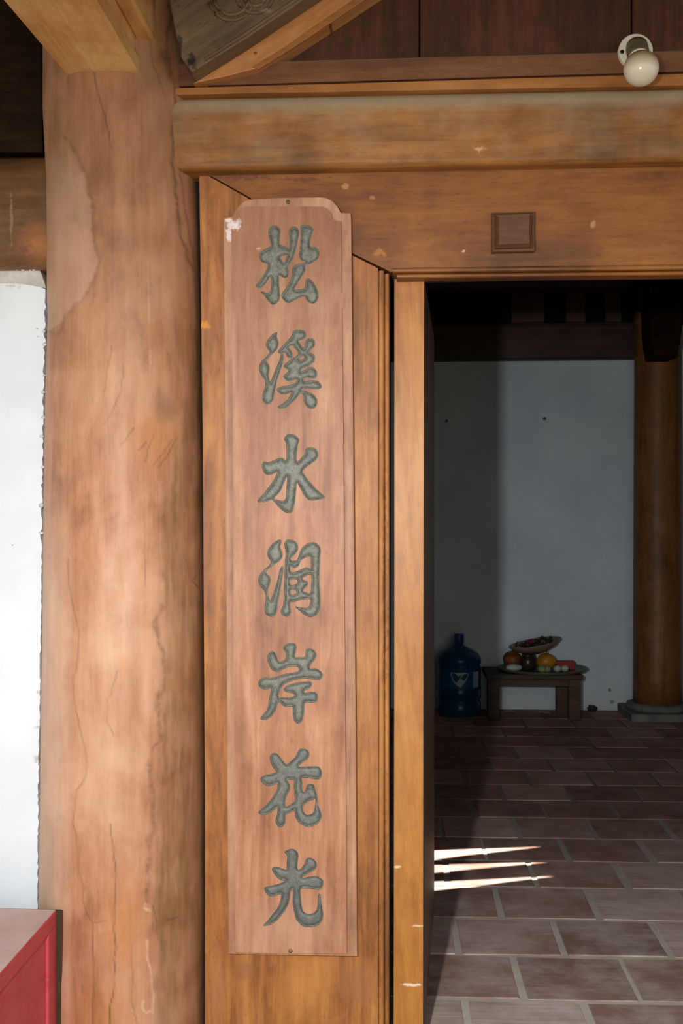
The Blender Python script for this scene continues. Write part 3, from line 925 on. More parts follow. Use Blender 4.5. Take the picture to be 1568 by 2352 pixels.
# inner jamb: the pale post the door is hung behind
prism('inner_jamb', [(905, 640), (974, 638), (972, 1500), (971, 2560), (903, 2560), (905, 1500)], 0.0, 0.075, M['stile'], df, bev=0.0012)
prism('frame_lining', [(440, 388), (900, 388), (897, 640), (897, 2560), (440, 2560)], -0.0045, 0.05, M['black'], df)
prism('lintel_lining', [(860, 380), (2500, 350), (2500, 596), (905, 632), (860, 632)], 0.0, 0.09, M['leaf'], df)
box('threshold', P(440, 2400, 0).x, 2.1, -0.06, 0.1, Z_OUT, 0.0, M['jamb'], df, bev=0.006)
box('far_jamb', 1.62, 2.1, -0.05, 0.07, 0.0, P(1568, 600, 0).z, M['jamb'], df, bev=0.004)
box('wall_front_right', 2.1, 4.2, -0.02, 0.1, Z_OUT, TOP, M['plaster'])
tag(bpy.data.objects['wall_front_right'], 'white wall right of the doorway', 'wall', kind='structure')
tag(box('wall_front_left', -2.3, -0.72, 0.12, 0.2, Z_OUT, TOP, M['inner_dark']), 'inner skin of the front wall', 'wall', kind='structure')

# square turned boss on the lintel
bc = (P(1125, 537, Y_CASE) + P(1229, 537, Y_CASE)) / 2
hw = (P(1229, 537, Y_CASE) - P(1125, 537, Y_CASE)).x / 2 * 0.94
hh = (P(1178, 491, Y_CASE) - P(1178, 582, Y_CASE)).z / 2
V, Fc = [], []
prof = [(1.0, 0.0), (1.0, 0.010), (.965, .012), (.93, .012), (.90, .009), (.86, .009), (.83, .014), (.78, .0165), (.70, .020), (.66, .020)]
for (s, d) in prof:
    for sx, sz in ((-1, -1), (1, -1), (1, 1), (-1, 1)):
        V.append((bc.x + sx * hw * s, Y_CASE - d * 1.6, bc.z + sz * (hh - hw * (1 - s)) + sx * 0.0007))
for i in range(len(prof) - 1):
    for q in range(4):
        a, b = i * 4 + q, i * 4 + (q + 1) % 4
        Fc.append((a, b, b + 4, a + 4))
Fc.append(tuple(range((len(prof) - 1) * 4, len(prof) * 4)))
mesh('square_boss', V, Fc, M['boss'], df)['label'] = 'square dark wooden boss'

# the door leaf, folded back into the room behind the inner jamb
xh = P(974, 1500, 0.078).x
xe = P(997, 1500, 0.95).x
dl = empty('door_1', (xh, 0.08, 0.0), 'dark door leaf opened into the room behind the inner jamb', 'door', kind='structure')
bm = bmesh.new()
ztop = P(990, 640, 0.1).z
th = 0.035
v = [(xh, 0.082), (xe, 0.95), (xe - th, 0.955), (xh - th, 0.087)]
fv = [bm.verts.new((a, b, 0.03)) for a, b in v]; tv = [bm.verts.new((a, b, ztop)) for a, b in v]
bm.faces.new(fv[::-1]); bm.faces.new(tv)
for i in range(4): bm.faces.new((fv[i], fv[(i + 1) % 4], tv[(i + 1) % 4], tv[i]))
from_bm('leaf_panel', bm, M['leaf'], dl)
hk = P(1012, 2312, 0.42)
tube('door_hook', [Vector((xh + 0.005, 0.3, hk.z + 0.004)), Vector((hk.x - 0.01, 0.40, hk.z + 0.002)), hk], [0.0025, 0.0025, 0.003], M['iron'], dl, 6)
lathe('hook_knob', [(0.0005, -.009), (.006, -.007), (.009, 0), (.006, .007), (.0005, .009)], hk, M['iron'], dl, 14)

# ================================================================= the carved couplet board
sgn = empty('couplet_board', P(668, 2195, -.06), 'tall pinkish-brown board carved with seven grey characters', 'sign board')
OUT = [(524, 2192), (519.5, 1400), (513, 505), (513.5, 500.5), (534, 497), (537, 489), (543, 479), (551, 470), (561, 462), (575, 457.5), (600, 455.5), (660, 453.5), (739, 452.5),
       (752, 455), (764, 462), (774, 473), (783, 488.5), (805, 489.5), (806, 496), (811, 1000), (816, 1600), (820, 2197)]
body = prism('board', OUT, Y_RIM, -0.0505, M['board_edge'], sgn, bev=0.0018)

CHARS = {
 'pine': ((560, 490), [
  [(490,195),(420,235),(400,300),(415,400),(435,480),(430,540),(330,590),(250,665),(265,760),(320,810),(385,830),(375,910),(330,990),(265,1090),(195,1180),(215,1215),(285,1222),(345,1170),(400,1090),(435,1040),(445,1100),(440,1220),(420,1285),(375,1300),(330,1288),(270,1275),(330,1340),(390,1425),(440,1480),(490,1497),(560,1450),(590,1370),(585,1250),(575,1120),(580,1020),(620,1040),(670,1058),(720,1035),(735,960),(725,880),(770,800),(820,700),(850,590),(880,470),(903,340),(890,260),(820,212),(750,250),(735,330),(740,450),(735,570),(690,545),(640,520),(590,510),(585,440),(590,360),(600,300),(575,235)],
  [(595,715),(700,690),(690,740),(660,805),(625,770)],
  [(930,200),(1000,185),(1080,205),(1135,260),(1120,320),(1095,420),(1085,540),(1150,548),(1215,590),(1240,660),(1215,740),(1140,800),(1060,835),(1005,860),(1010,920),(985,980),(920,1080),(860,1180),(830,1245),(920,1245),(990,1220),(1005,1150),(1010,1090),(1050,1062),(1100,1090),(1150,1150),(1195,1230),(1220,1310),(1215,1400),(1165,1470),(1105,1478),(1040,1440),(1000,1375),(930,1380),(850,1415),(780,1455),(715,1473),(650,1420),(612,1345),(640,1280),(700,1200),(755,1100),(785,1000),(790,910),(830,850),(900,828),(975,812),(1000,795),(940,770),(905,700),(910,600),(920,480),(930,350)]]),
 'stream': ((560, 730), [
  [(535,236),(470,265),(410,330),(370,390),(360,455),(395,520),(420,560),(380,620),(310,690),(260,750),(245,830),(265,900),(310,980),(350,1030),(345,1120),(320,1200),(297,1290),(310,1360),(370,1412),(430,1405),(480,1350),(495,1250),(520,1150),(540,1050),(570,950),(600,850),(635,740),(650,640),(640,590),(605,600),(580,690),(540,780),(500,880),(465,970),(430,1045),(415,990),(405,920),(422,850),(410,770),(372,710),(420,640),(490,572),(540,520),(568,440),(565,380),(540,310),(548,255)],
  [(850,195),(800,230),(785,280),(740,340),(670,415),(600,490),(555,550),(570,580),(610,590),(665,575),(690,600),(720,650),(770,665),(760,690),(700,730),(648,785),(670,820),(720,855),(715,880),(645,955),(670,1000),(720,1040),(780,1030),(830,1015),(870,1020),(840,1065),(780,1090),(700,1110),(600,1125),(535,1165),(560,1215),(620,1255),(700,1250),(770,1225),(745,1290),(690,1360),(620,1410),(555,1455),(590,1485),(660,1480),(740,1430),(830,1350),(890,1280),(920,1240),(970,1260),(975,1340),(1010,1430),(1080,1485),(1150,1480),(1195,1420),(1200,1350),(1160,1280),(1090,1225),(1000,1195),(940,1185),(960,1165),(1060,1165),(1180,1172),(1250,1160),(1275,1125),(1240,1060),(1160,1022),(1060,1030),(1000,1040),(985,1000),(1050,985),(1130,995),(1190,975),(1200,910),(1170,840),(1110,805),(1060,800),(1080,770),(1140,730),(1165,660),(1150,610),(1090,570),(1060,560),(1100,520),(1150,470),(1165,410),(1140,350),(1080,335),(1020,360),(1005,400),(1000,450),(985,490),(950,470),(920,420),(900,380),(960,360),(1010,320),(1020,270),(990,215),(930,195)],
  [(740,480),(800,460),(840,510),(890,580),(860,620),(830,650),(800,640),(795,580),(770,530)],
  [(905,670),(960,625),(995,650),(940,690)],
  [(930,870),(970,820),(1040,800),(1020,840),(960,868)]]),
 'water': ((560, 975), [
  [(740,148),(690,180),(655,240),(690,310),(695,420),(690,580),(640,550),(580,548),(500,580),(400,620),(330,605),(295,660),(305,740),(350,810),(410,832),(480,810),(540,780),(510,860),(450,960),(370,1070),(290,1170),(222,1245),(260,1275),(340,1270),(440,1235),(480,1250),(540,1320),(600,1385),(660,1430),(730,1455),(790,1430),(820,1350),(840,1240),(855,1100),(865,980),(880,970),(930,1060),(980,1150),(1040,1220),(1100,1243),(1200,1235),(1290,1215),(1328,1190),(1270,1130),(1180,1050),(1100,960),(1030,880),(985,810),(960,770),(1010,710),(1090,650),(1170,590),(1215,520),(1210,450),(1160,390),(1080,375),(1020,390),(1005,420),(1000,470),(950,530),(880,605),(865,560),(870,450),(885,340),(910,260),(880,210),(820,165)],
  [(705,860),(700,960),(690,1100),(685,1200),(650,1245),(580,1240),(500,1210),(550,1150),(610,1070),(650,970)]]),
 'moisten': ((560, 1215), [
  [(595,175),(530,195),(450,260),(395,340),(380,410),(400,470),(440,530),(420,590),(350,650),(290,710),(250,770),(235,850),(260,930),(310,990),(345,1040),(355,1120),(345,1220),(335,1320),(360,1400),(430,1440),(500,1425),(540,1350),(555,1230),(580,1110),(600,980),(620,850),(640,740),(648,650),(625,605),(590,660),(565,760),(540,860),(510,960),(470,1080),(430,1165),(405,1100),(395,1000),(420,930),(440,850),(420,770),(365,710),(420,640),(500,580),(600,510),(635,430),(615,350),(595,290),(615,220)],
  [(740,172),(690,190),(660,250),(675,330),(685,420),(670,520),(665,700),(655,900),(650,1100),(640,1250),(605,1330),(620,1400),(690,1440),(750,1410),(775,1340),(760,1270),(765,1200),(840,1195),(920,1165),(1080,1150),(1075,1230),(1050,1280),(960,1285),(840,1270),(900,1330),(970,1390),(1050,1440),(1130,1440),(1200,1400),(1240,1320),(1255,1200),(1245,1000),(1235,800),(1245,600),(1250,450),(1260,350),(1230,270),(1150,218),(1070,225),(990,270),(930,340),(895,440),(860,510),(790,520),(770,480),(830,420),(880,350),(885,270),(830,195)],
  [(940,510),(1085,450),(1090,560),(1095,650),(1030,625),(960,650),(880,685),(800,710),(765,690),(760,620),(830,640),(890,610),(920,560)],
  [(760,835),(870,835),(860,890),(800,920),(755,900)],
  [(960,820),(1020,770),(1090,745),(1105,800),(1100,920),(1085,1050),(1020,1035),(970,1010),(1010,960),(1055,900),(1030,850)],
  [(770,1000),(850,1010),(855,1050),(800,1075),(765,1060)]]),
 'shore': ((560, 1455), [
  [(1170,570),(1250,610),(1290,680),(1270,740),(1210,765),(1120,755),(1000,742),(880,752),(780,780),(690,820),(620,880),(580,960),(570,1030),(575,1068),(595,1050),(680,1045),(760,1045),(820,1020),(800,985),(740,970),(690,960),(650,920),(675,875),(740,840),(850,810),(960,790),(1060,785),(1105,800),(1110,860),(1060,905),(990,940),(1000,970),(1100,955),(1170,960),(1210,1010),(1210,1080),(1170,1130),(1090,1140),(1000,1140),(990,1250),(975,1370),(940,1450),(885,1480),(840,1450),(805,1390),(795,1280),(790,1200),(700,1205),(630,1180),(595,1130),(560,1140),(545,1190),(510,1280),(450,1360),(380,1410),(310,1418),(265,1390),(320,1320),(370,1250),(400,1170),(410,1070),(430,980),(440,900),(380,915),(310,910),(250,870),(235,810),(270,750),(350,718),(430,725),(500,715),(600,685),(690,658),(800,640),(885,620),(905,580),(870,550),(800,545),(720,555),(640,590),(560,630),(480,610),(430,560),(400,480),(375,400),(410,325),(470,290),(520,330),(545,400),(575,455),(640,445),(685,400),(680,310),(640,240),(690,175),(770,150),(840,170),(865,230),(845,310),(835,375),(860,385),(930,382),(990,380),(1010,330),(1015,270),(1080,242),(1150,275),(1190,350),(1160,430),(1100,500),(1078,560),(1100,575)]]),
 'flower': ((560, 1700), [
  [(490,210),(440,240),(425,310),(450,400),(490,470),(530,515),(460,550),(360,570),(285,610),(270,650),(310,710),(390,755),(450,750),(545,720),(540,800),(490,900),(410,1010),(320,1110),(235,1180),(270,1215),(360,1225),(440,1190),(540,1110),(545,1180),(525,1270),(515,1340),(550,1410),(600,1430),(650,1405),(685,1330),(680,1230),(750,1195),(830,1160),(840,1250),(880,1330),(960,1395),(1060,1425),(1160,1400),(1240,1330),(1275,1240),(1250,1150),(1220,1080),(1205,1000),(1200,900),(1170,810),(1150,740),(1090,710),(1030,740),(1005,810),(975,850),(955,790),(960,700),(950,630),(1040,625),(1140,640),(1240,640),(1275,570),(1265,480),(1210,430),(1100,430),(990,435),(900,430),(960,370),(1040,310),(1075,240),(1050,170),(980,140),(910,150),(875,200),(850,260),(780,330),(700,395),(650,350),(590,270),(540,220)],
  [(700,660),(800,655),(820,670),(815,760),(825,880),(830,990),(780,1040),(690,1090),(680,1030),(690,950),(730,860),(760,790),(740,700)],
  [(985,1060),(1050,1010),(1130,980),(1172,970),(1168,1050),(1150,1130),(1120,1200),(1040,1225),(990,1190),(965,1110)]]),
 'light': ((560, 1935), [
  [(760,105),(700,130),(655,155),(680,185),(705,220),(700,330),(695,440),(640,430),(560,405),(480,410),(455,440),(490,510),(540,575),(610,620),(670,635),(620,660),(530,690),(420,715),(340,735),(335,770),(370,850),(440,890),(510,880),(600,850),(605,900),(580,1000),(530,1100),(450,1200),(380,1290),(315,1355),(350,1368),(450,1340),(550,1270),(640,1160),(710,1050),(750,930),(760,830),(790,780),(800,850),(795,950),(800,1050),(825,1150),(850,1250),(920,1340),(1000,1385),(1100,1388),(1200,1365),(1270,1300),(1300,1200),(1285,1080),(1265,960),(1255,860),(1225,850),(1210,900),(1205,1010),(1185,1110),(1120,1165),(1040,1170),(970,1120),(945,1030),(935,900),(930,770),(1020,755),(1130,770),(1240,775),(1290,720),(1300,640),(1250,580),(1180,550),(1080,560),(960,580),(1010,540),(1090,490),(1170,440),(1200,370),(1170,300),(1100,255),(1030,260),(1005,310),(980,370),(930,430),(890,445),(875,400),(885,300),(895,210),(870,150),(820,110)]]),
}
NAMES = ['pine', 'stream', 'water', 'moisten', 'shore', 'flower', 'light']
KS = 1568.0 / 220.0


def smooth_loop(pts, it=2):
    p = np.array(pts, float)
    for _ in range(it):        # interpolating 4-point scheme, keeps the traced points
        a, b, c, d = np.roll(p, 1, 0), p, np.roll(p, -1, 0), np.roll(p, -2, 0)
        mid = (-a + 9 * b + 9 * c - d) / 16.0
        q = np.empty((len(p) * 2, 2)); q[0::2] = b; q[1::2] = mid
        p = q
    return p


def loops_sdf(x, y, loops):
    d2 = np.full(x.shape, 1e9); ins = np.zeros(x.shape, bool)
    for L in loops:
        A_, B_ = L, np.roll(L, -1, 0)
        for (ax, ay), (bx_, by_) in zip(A_, B_):
            vx, vy = bx_ - ax, by_ - ay
            t = np.clip(((x - ax) * vx + (y - ay) * vy) / (vx * vx + vy * vy + 1e-12), 0, 1)
            d2 = np.minimum(d2, (x - ax - t * vx) ** 2 + (y - ay - t * vy) ** 2)
            cr_ = ((ay > y) != (by_ > y)) & (x < (bx_ - ax) * (y - ay) / (by_ - ay + 1e-12) + ax)
            ins ^= cr_
    d = np.sqrt(d2)
    return np.where(ins, d, -d)


# raised centre panel of the board as a fine grid, the characters cut out of it
PL = [(474.5, 566), (478, 555), (484, 547), (492, 541), (500, 538), (506, 536.5), (508, 531), (700, 532.5), (1000, 534.5), (1400, 536), (2189.5, 540)]
PRr = [(474.5, 741), (478, 749), (484, 755), (492, 760), (500, 762.5), (506, 763.5), (508, 783), (700, 785), (1000, 788), (1400, 791), (2189.5, 796.5)]
rows_y = np.concatenate([np.array([474.5, 476, 478, 481, 484, 488, 492, 496, 500, 503.5, 506.5, 507.5]), np.arange(509, 2189.5, 1.45), [2189.5]])
NC = 180
xl_ = np.interp(rows_y, [a for a, b in PL], [b for a, b in PL])
xr_ = np.interp(rows_y, [a for a, b in PRr], [b for a, b in PRr])
s = np.linspace(0, 1, NC)
GX = xl_[:, None] + (xr_ - xl_)[:, None] * s[None, :]
GY = np.repeat(rows_y[:, None], NC, 1) + (GX - 660) * 0.010 * np.clip((rows_y[:, None] - 1200) / 1000, -1, 1) * np.clip((rows_y[:, None] - 520) / 60, 0, 1)
SD = np.full(GX.shape, -50.0); CH = np.full(GX.shape, -1)
for ci, nm in enumerate(NAMES):
    (ox, oy), lps = CHARS[nm]
    lps = [smooth_loop([(ox + a / KS, oy + b / KS) for a, b in L]) for L in lps]
    y0 = min(L[:, 1].min() for L in lps) - 4; y1 = max(L[:, 1].max() for L in lps) + 4
    r0 = np.searchsorted(rows_y, y0 - 3); r1 = np.searchsorted(rows_y, y1 + 3)
    SD[r0:r1] = loops_sdf(GX[r0:r1], GY[r0:r1], lps)
    CH[r0:r1] = ci


def carve(d):
    """depth in metres below the board face at d pixels inside the outline: a groove, then a swelling stroke"""
    g = np.interp(d, [0, 0.5, 1.6, 2.4], [0, 0.0045, 0.0092, 0.0092])
    t = np.clip((d - 2.4) / 8.5, 0, 1)
    return g - 0.0075 * np.sqrt(np.clip(1 - (1 - t) ** 2, 0, 1))


nr, ncol = GX.shape
vid = np.arange(nr * ncol).reshape(nr, ncol)
X, Yp, S = GX.ravel(), GY.ravel(), SD.ravel()
tri = np.concatenate([np.stack([vid[:-1, :-1], vid[1:, :-1], vid[1:, 1:]], -1).reshape(-1, 3), np.stack([vid[:-1, :-1], vid[1:, 1:], vid[:-1, 1:]], -1).reshape(-1, 3)])
trow = tri.min(1) // ncol
cnt = (S[tri] > 0).sum(1)
ex, ey, ecache = [], [], {}
NV = nr * ncol


def cut(a, b):
    k_ = (a, b) if a < b else (b, a)
    if k_ not in ecache:
        t = S[a] / (S[a] - S[b])
        ex.append(X[a] + (X[b] - X[a]) * t); ey.append(Yp[a] + (Yp[b] - Yp[a]) * t)
        ecache[k_] = NV + len(ex) - 1
    return ecache[k_]


outf = [tuple(t) for t in tri[cnt == 0].tolist()]
inf = [[] for _ in NAMES]
chrow = CH.max(1)
for t in tri[cnt == 3].tolist():
    inf[chrow[t[0] // ncol]].append(tuple(t))
for t in tri[(cnt == 1) | (cnt == 2)].tolist():
    ci = chrow[min(t) // ncol]
    if ci < 0: ci = chrow[max(t) // ncol]
    pin = [S[v] > 0 for v in t]
    odd = pin.index(True) if sum(pin) == 1 else pin.index(False)
    a, b, c = t[odd], t[(odd + 1) % 3], t[(odd + 2) % 3]
    ab, ac = cut(a, b), cut(a, c)
    one = [(a, ab, ac)]; two = [(ab, b, c), (ab, c, ac)]
    if sum(pin) == 1: inf[ci] += one; outf += two
    else: inf[ci] += two; outf += one
AX = np.concatenate([X, np.array(ex)]); AY = np.concatenate([Yp, np.array(ey)]); AS = np.concatenate([S, np.zeros(len(ex))])


def sub_mesh(name, faces, depth, mat, extra=None):
    fa_ = np.array(faces)
    u, inv = np.unique(fa_, return_inverse=True)
    inv = inv.reshape(fa_.shape)
    V_ = Pn(AX[u], AY[u], np.full(len(u), Y_SIGN))
    V_[:, 1] += depth[u]
    Fl = inv.tolist()
    if extra is not None:      # skirt round the outside of the panel
        V_ = V_.tolist(); mp = {int(a): i for i, a in enumerate(u)}
        ring = [mp[int(a)] for a in extra]
        base_ = len(V_)
        for q in ring: V_.append((V_[q][0], Y_RIM + 0.0005, V_[q][2]))
        m_ = len(ring)
        for i in range(m_):
            Fl.append((ring[i], ring[(i + 1) % m_], base_ + (i + 1) % m_, base_ + i))
        V_ = np.array(V_)
    return mesh(name, V_, Fl, mat, sgn, False), u


ring = list(vid[0, ::-1]) + list(vid[1:, 0]) + list(vid[-1, 1:]) + list(vid[-2:0:-1, -1])
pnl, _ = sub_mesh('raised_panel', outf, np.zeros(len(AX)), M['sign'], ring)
dep = np.where(AS > 0, carve(np.maximum(AS, 0)), 0.0)
CN = {'pine': 'first', 'stream': 'second', 'water': 'third', 'moisten': 'fourth', 'shore': 'fifth', 'flower': 'sixth', 'light': 'seventh'}
for ci, nm in enumerate(NAMES):
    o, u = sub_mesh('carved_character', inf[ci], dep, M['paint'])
    o.data.polygons.foreach_set('use_smooth', [True] * len(o.data.polygons))
    at = o.data.attributes.new('edge', 'FLOAT', 'POINT')
    at.data.foreach_set('value', np.clip(0.75 - AS[u] / 1.3, 0, 0.75).astype(np.float32))
    o['label'] = '%s grey-green carved character from the top' % CN[nm]
for (a, b) in ((661, 464, ), (667, 2184)):
    c = P(a, b, Y_RIM if b < 1000 else Y_SIGN)
    lathe('nail_head', [(.0045, 0.001), (.0042, .0016), (.0001, .0022)], c, M['brass'], sgn, 12, axis=Vector((0, -1, 0)))

# ================================================================= wall lamp
lc = P(1457, 121, -0.07)
lamp = empty('wall_lamp', lc, 'cream bulb holder with a dusty round opal bulb on the moulding', 'lamp')
ax = Vector((0, -1, 0))
RB = 38.5 / F_PX * 2.43
lathe('base_plate', [(RB * .96, -0.02), (RB, -0.004), (RB, 0.010), (RB * .97, 0.0125), (RB * .9, .0135), (0.0001, .0135)], lc, M['porcelain'], lamp, 48, ax)
for (a, b) in ((1428, 119), (1486, 121)):
    c = P(a, b, lc.y - 0.0137)
    lathe('screw_hole', [(.0046, 0.0), (.0044, .0006), (.0001, .0007)], c, M['iron'], lamp, 16, ax)
gc = P(1472, 157, -0.165)
s0 = lc + Vector((0.002, -0.013, 0.004))
sa = (gc - s0).normalized()
Ls = (gc - s0).length
lathe('socket', [(.0235, -0.004), (.0235, .010), (.0225, Ls * .45), (.022, Ls * .55), (.0001, Ls * .56)], s0, M['socket'], lamp, 36, sa)
lathe('socket_collar', [(.0205, Ls * .545), (.0235, Ls * .55), (.0238, Ls * .60), (.021, Ls * .61), (.0001, Ls * .61)], s0, M['porcelain'], lamp, 36, sa)
Rg = 39.3 / F_PX * (2.5 - 0.165)
prof = []
for k in range(25):
    a = math.pi * (0.115 + 0.885 * k / 24)
    prof.append((max(Rg * math.sin(a), 0.0001), -Rg * math.cos(a)))
prof = [(.0145, -Rg - 0.006)] + prof
lathe('bulb', prof, gc, M['bulb'], lamp, 48, sa)['label'] = 'round opal glass bulb'

# ================================================================= red cabinet
cb = P(129, 2089, -0.165)
xc, zt = cb.x, cb.z
cab = empty('red_cabinet', (xc - .4, -.45, Z_OUT), 'low red cabinet with a dusty top in front of the white wall', 'cabinet')
yb_, yf_ = -0.165, -0.78
box('body', xc - .8, xc - 0.008, yf_ + .01, yb_, Z_OUT, zt - 0.010, M['red'], cab)
box('side_panel', xc - 0.008, xc - 0.0055, yf_ + .03, yb_ - .03, Z_OUT + .05, zt - 0.035, M['red'], cab)
box('stile', xc - 0.008, xc, yb_ - 0.052, yb_, Z_OUT, zt - 0.036, M['red'], cab, bev=0.0012)
box('stile', xc - 0.008, xc, yf_, yf_ + 0.05, Z_OUT, zt - 0.036, M['red'], cab, bev=0.0012)
box('rail', xc - 0.008, xc, yf_, yb_, zt - 0.036, zt - 0.001, M['red'], cab, bev=0.0012)
box('top', xc - .81, xc - 0.0015, yf_ - .005, yb_, zt - 0.008, zt, M['cab_top'], cab, bev=0.001)
box('back_strip', xc - .78, P(143, 2090, -.165).x, yb_ + 0.0005, yb_ + 0.006, Z_OUT, zt - 0.002, M['cab_back'], cab)  # narrow dark brown strip showing past the cabinet's right edge

# ================================================================= things inside the room
# inner column on its stone plinth
ic = P(1509, 1640, 4.42)
icx, icy = ic.x, 4.40
pl = empty('stone_plinth', (icx, icy, 0), 'grey square stone plinth under the inner column', 'plinth')
x0 = FL(1450, 1660).x; yf0 = FL(1450, 1660).y
box('plinth_block', x0, x0 + 0.44, yf0, yf0 + 0.44, 0.001, 0.05, M['stone'], pl, bev=0.006)
pcx, pcy = x0 + 0.22, yf0 + 0.22
icx = P(1509, 1640, pcy).x
lathe('plinth_drum', [(.185, .05), (.19, .065), (.185, .085), (.165, .092), (.0001, .092)], (icx, pcy, 0), M['stone'], pl, 40)
Ri = 54.5 / F_PX * (pcy + 2.5)
prof = [(Ri * (1.0 - 0.10 * k / 20), 0.092 + (TOP - 0.092) * k / 20) for k in range(21)]
ico = lathe('inner_column', prof, (icx, pcy, 0), M['inner_wood'], None, 40)
tag(ico, 'dim brown inner column standing on a stone plinth, right side', 'column')

# beams on the back wall
zb0 = P(1300, 826, Y_BACK - .06).z; zb1 = P(1300, 742, Y_BACK - .06).z
o = profile_beam('wall_plate', -2.1, icx - .05, (zb0, zb1), (zb0, zb1), rounded(Y_BACK - .10, Y_BACK - .001, .03, .012, zb1 - zb0), M['inner_beam'], nseg=20)
tag(o, 'dark beam along the top of the back wall', 'beam')
zu0, zu1 = P(1300, 668, Y_BACK - .25).z, P(1300, 600, Y_BACK - .25).z
o = box('upper_purlin', -2.1, icx - Ri - .01, Y_BACK - .35, Y_BACK - .16, zu0, zu1, M['inner_beam'], bev=.01)
tag(o, 'dark upper purlin just under the door head, inside', 'beam')
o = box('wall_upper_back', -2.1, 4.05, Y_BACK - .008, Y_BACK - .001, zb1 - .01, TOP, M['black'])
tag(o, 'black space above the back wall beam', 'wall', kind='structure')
for (a, b, nm) in ((1172, 1250, 'wide'), (1297, 1344, 'middle'), (1386, 1426, 'right')):
    pa, pb = P(a, 700, Y_BACK - .06), P(b, 700, Y_BACK - .06)
    o = box('strut', pa.x, pb.x, Y_BACK - .08, Y_BACK - .02, zb1, zu0 + .06, M['inner_beam'], bev=.006)
    tag(o, {'wide': 'wide dark strut above the back wall beam, over the stool', 'middle': 'narrow dark strut above the back wall beam, middle one', 'right': 'dark strut above the back wall beam nearest the inner column'}[nm], 'strut', 'struts above the back wall')
# tie beam coming from the inner column towards the door, and its block
zt0 = P(1520, 818, pcy - Ri).z
o = prism('inner_tie_beam', [(1502, 818), (1556, 818), (1566, 760), (1568, 640), (1568, 400), (1490, 400), (1492, 700), (1494, 760)], pcy - Ri - .22, pcy - Ri + .02, M['black_wood'], bev=.01)
tag(o, 'nearly black tie beam end on the head of the inner column', 'beam')
o = prism('corbel_block', [(1455, 664), (1462, 702), (1490, 703), (1490, 655), (1458, 655)], pcy - Ri - .10, pcy - Ri + .08, M['black_wood'], bev=.006)
tag(o, 'small dark corbel block left of the inner column head', 'corbel')

# blue water bottle
wb_c = FL(1054, 1641); wb_c = Vector((P(1054, 1640, 4.46).x, 4.46, 0.003))
kk = (4.46 + 2.5) / F_PX
nt = NT('blue_bottle_plastic')
nt.b.inputs['Base Color'].default_value = lin((26, 92, 132))
nt.b.inputs['Roughness'].default_value = 0.18
nt.b.inputs['Transmission Weight'].default_value = 0.45
nt.b.inputs['IOR'].default_value = 1.3
M['bottle'] = nt.m
M['cap'] = plain('blue_cap', (20, 70, 150), 0.4)
M['label_blue'] = plain('blue_label', (18, 84, 130), 0.5)
M['label_white'] = plain('pale_label', (176, 190, 200), 0.5)
M['label_dark'] = plain('label_ink', (20, 50, 70), 0.5)
bt = empty('water_bottle', wb_c, 'big blue water bottle standing against the back wall', 'water bottle')
R0, Hb = 51 * kk, 182 * kk
prof = [(R0 * .80, 0), (R0 * .93, .006), (R0 * .97, .02), (R0 * .97, Hb * .16), (R0 * .92, Hb * .18), (R0 * .92, Hb * .20), (R0 * .99, Hb * .22), (R0 * .99, Hb * .34), (R0 * .97, Hb * .35), (R0 * .97, Hb * .57), (R0 * .99, Hb * .58),
        (R0 * 1.0, Hb * .60), (R0 * .94, Hb * .62), (R0 * .94, Hb * .635), (R0 * 1.0, Hb * .66), (R0 * .97, Hb * .72), (R0 * .86, Hb * .765), (R0 * .62, Hb * .81), (R0 * .36, Hb * .845), (R0 * .22, Hb * .865), (R0 * .19, Hb * .88), (R0 * .19, Hb * .93)]
lathe('bottle_body', prof, wb_c, M['bottle'], bt, 48)
lathe('cap', [(R0 * .205, Hb * .90), (R0 * .215, Hb * .905), (R0 * .215, Hb * 1.0), (R0 * .20, Hb * 1.008), (.0001, Hb * 1.008)], wb_c, M['cap'], bt, 32)
# label wrapped round the front, facing the door
lab = empty('label', wb_c, None); lab.parent = bt; lab.location = (0, 0, 0)


def wrap(name, pts2, mat, lift, faces=None):
    """flat label shapes (u: metres round the front, v: height) wrapped on the bottle"""
    rr = R0 * .972 + lift
    V_ = [(wb_c.x + rr * math.sin(u / rr), wb_c.y - rr * math.cos(u / rr), wb_c.z + v) for u, v in pts2]
    return mesh(name, V_, faces, mat, lab)


def grid(u0, u1, v0, v1, n_=14):
    pts_, fs = [], []
    for i in range(n_ + 1):
        u = u0 + (u1 - u0) * i / n_
        pts_ += [(u, v0), (u, v1)]
    for i in range(n_): fs.append((2 * i, 2 * i + 2, 2 * i + 3, 2 * i + 1))
    return pts_, fs


p_, f_ = grid(-.115, .135, Hb * .36, Hb * .565); wrap('label_paper', p_, M['label_blue'], .0008, f_)
p_, f_ = grid(.085, .135, Hb * .365, Hb * .56, 6); wrap('label_stripe', p_, M['label_white'], .0012, f_)
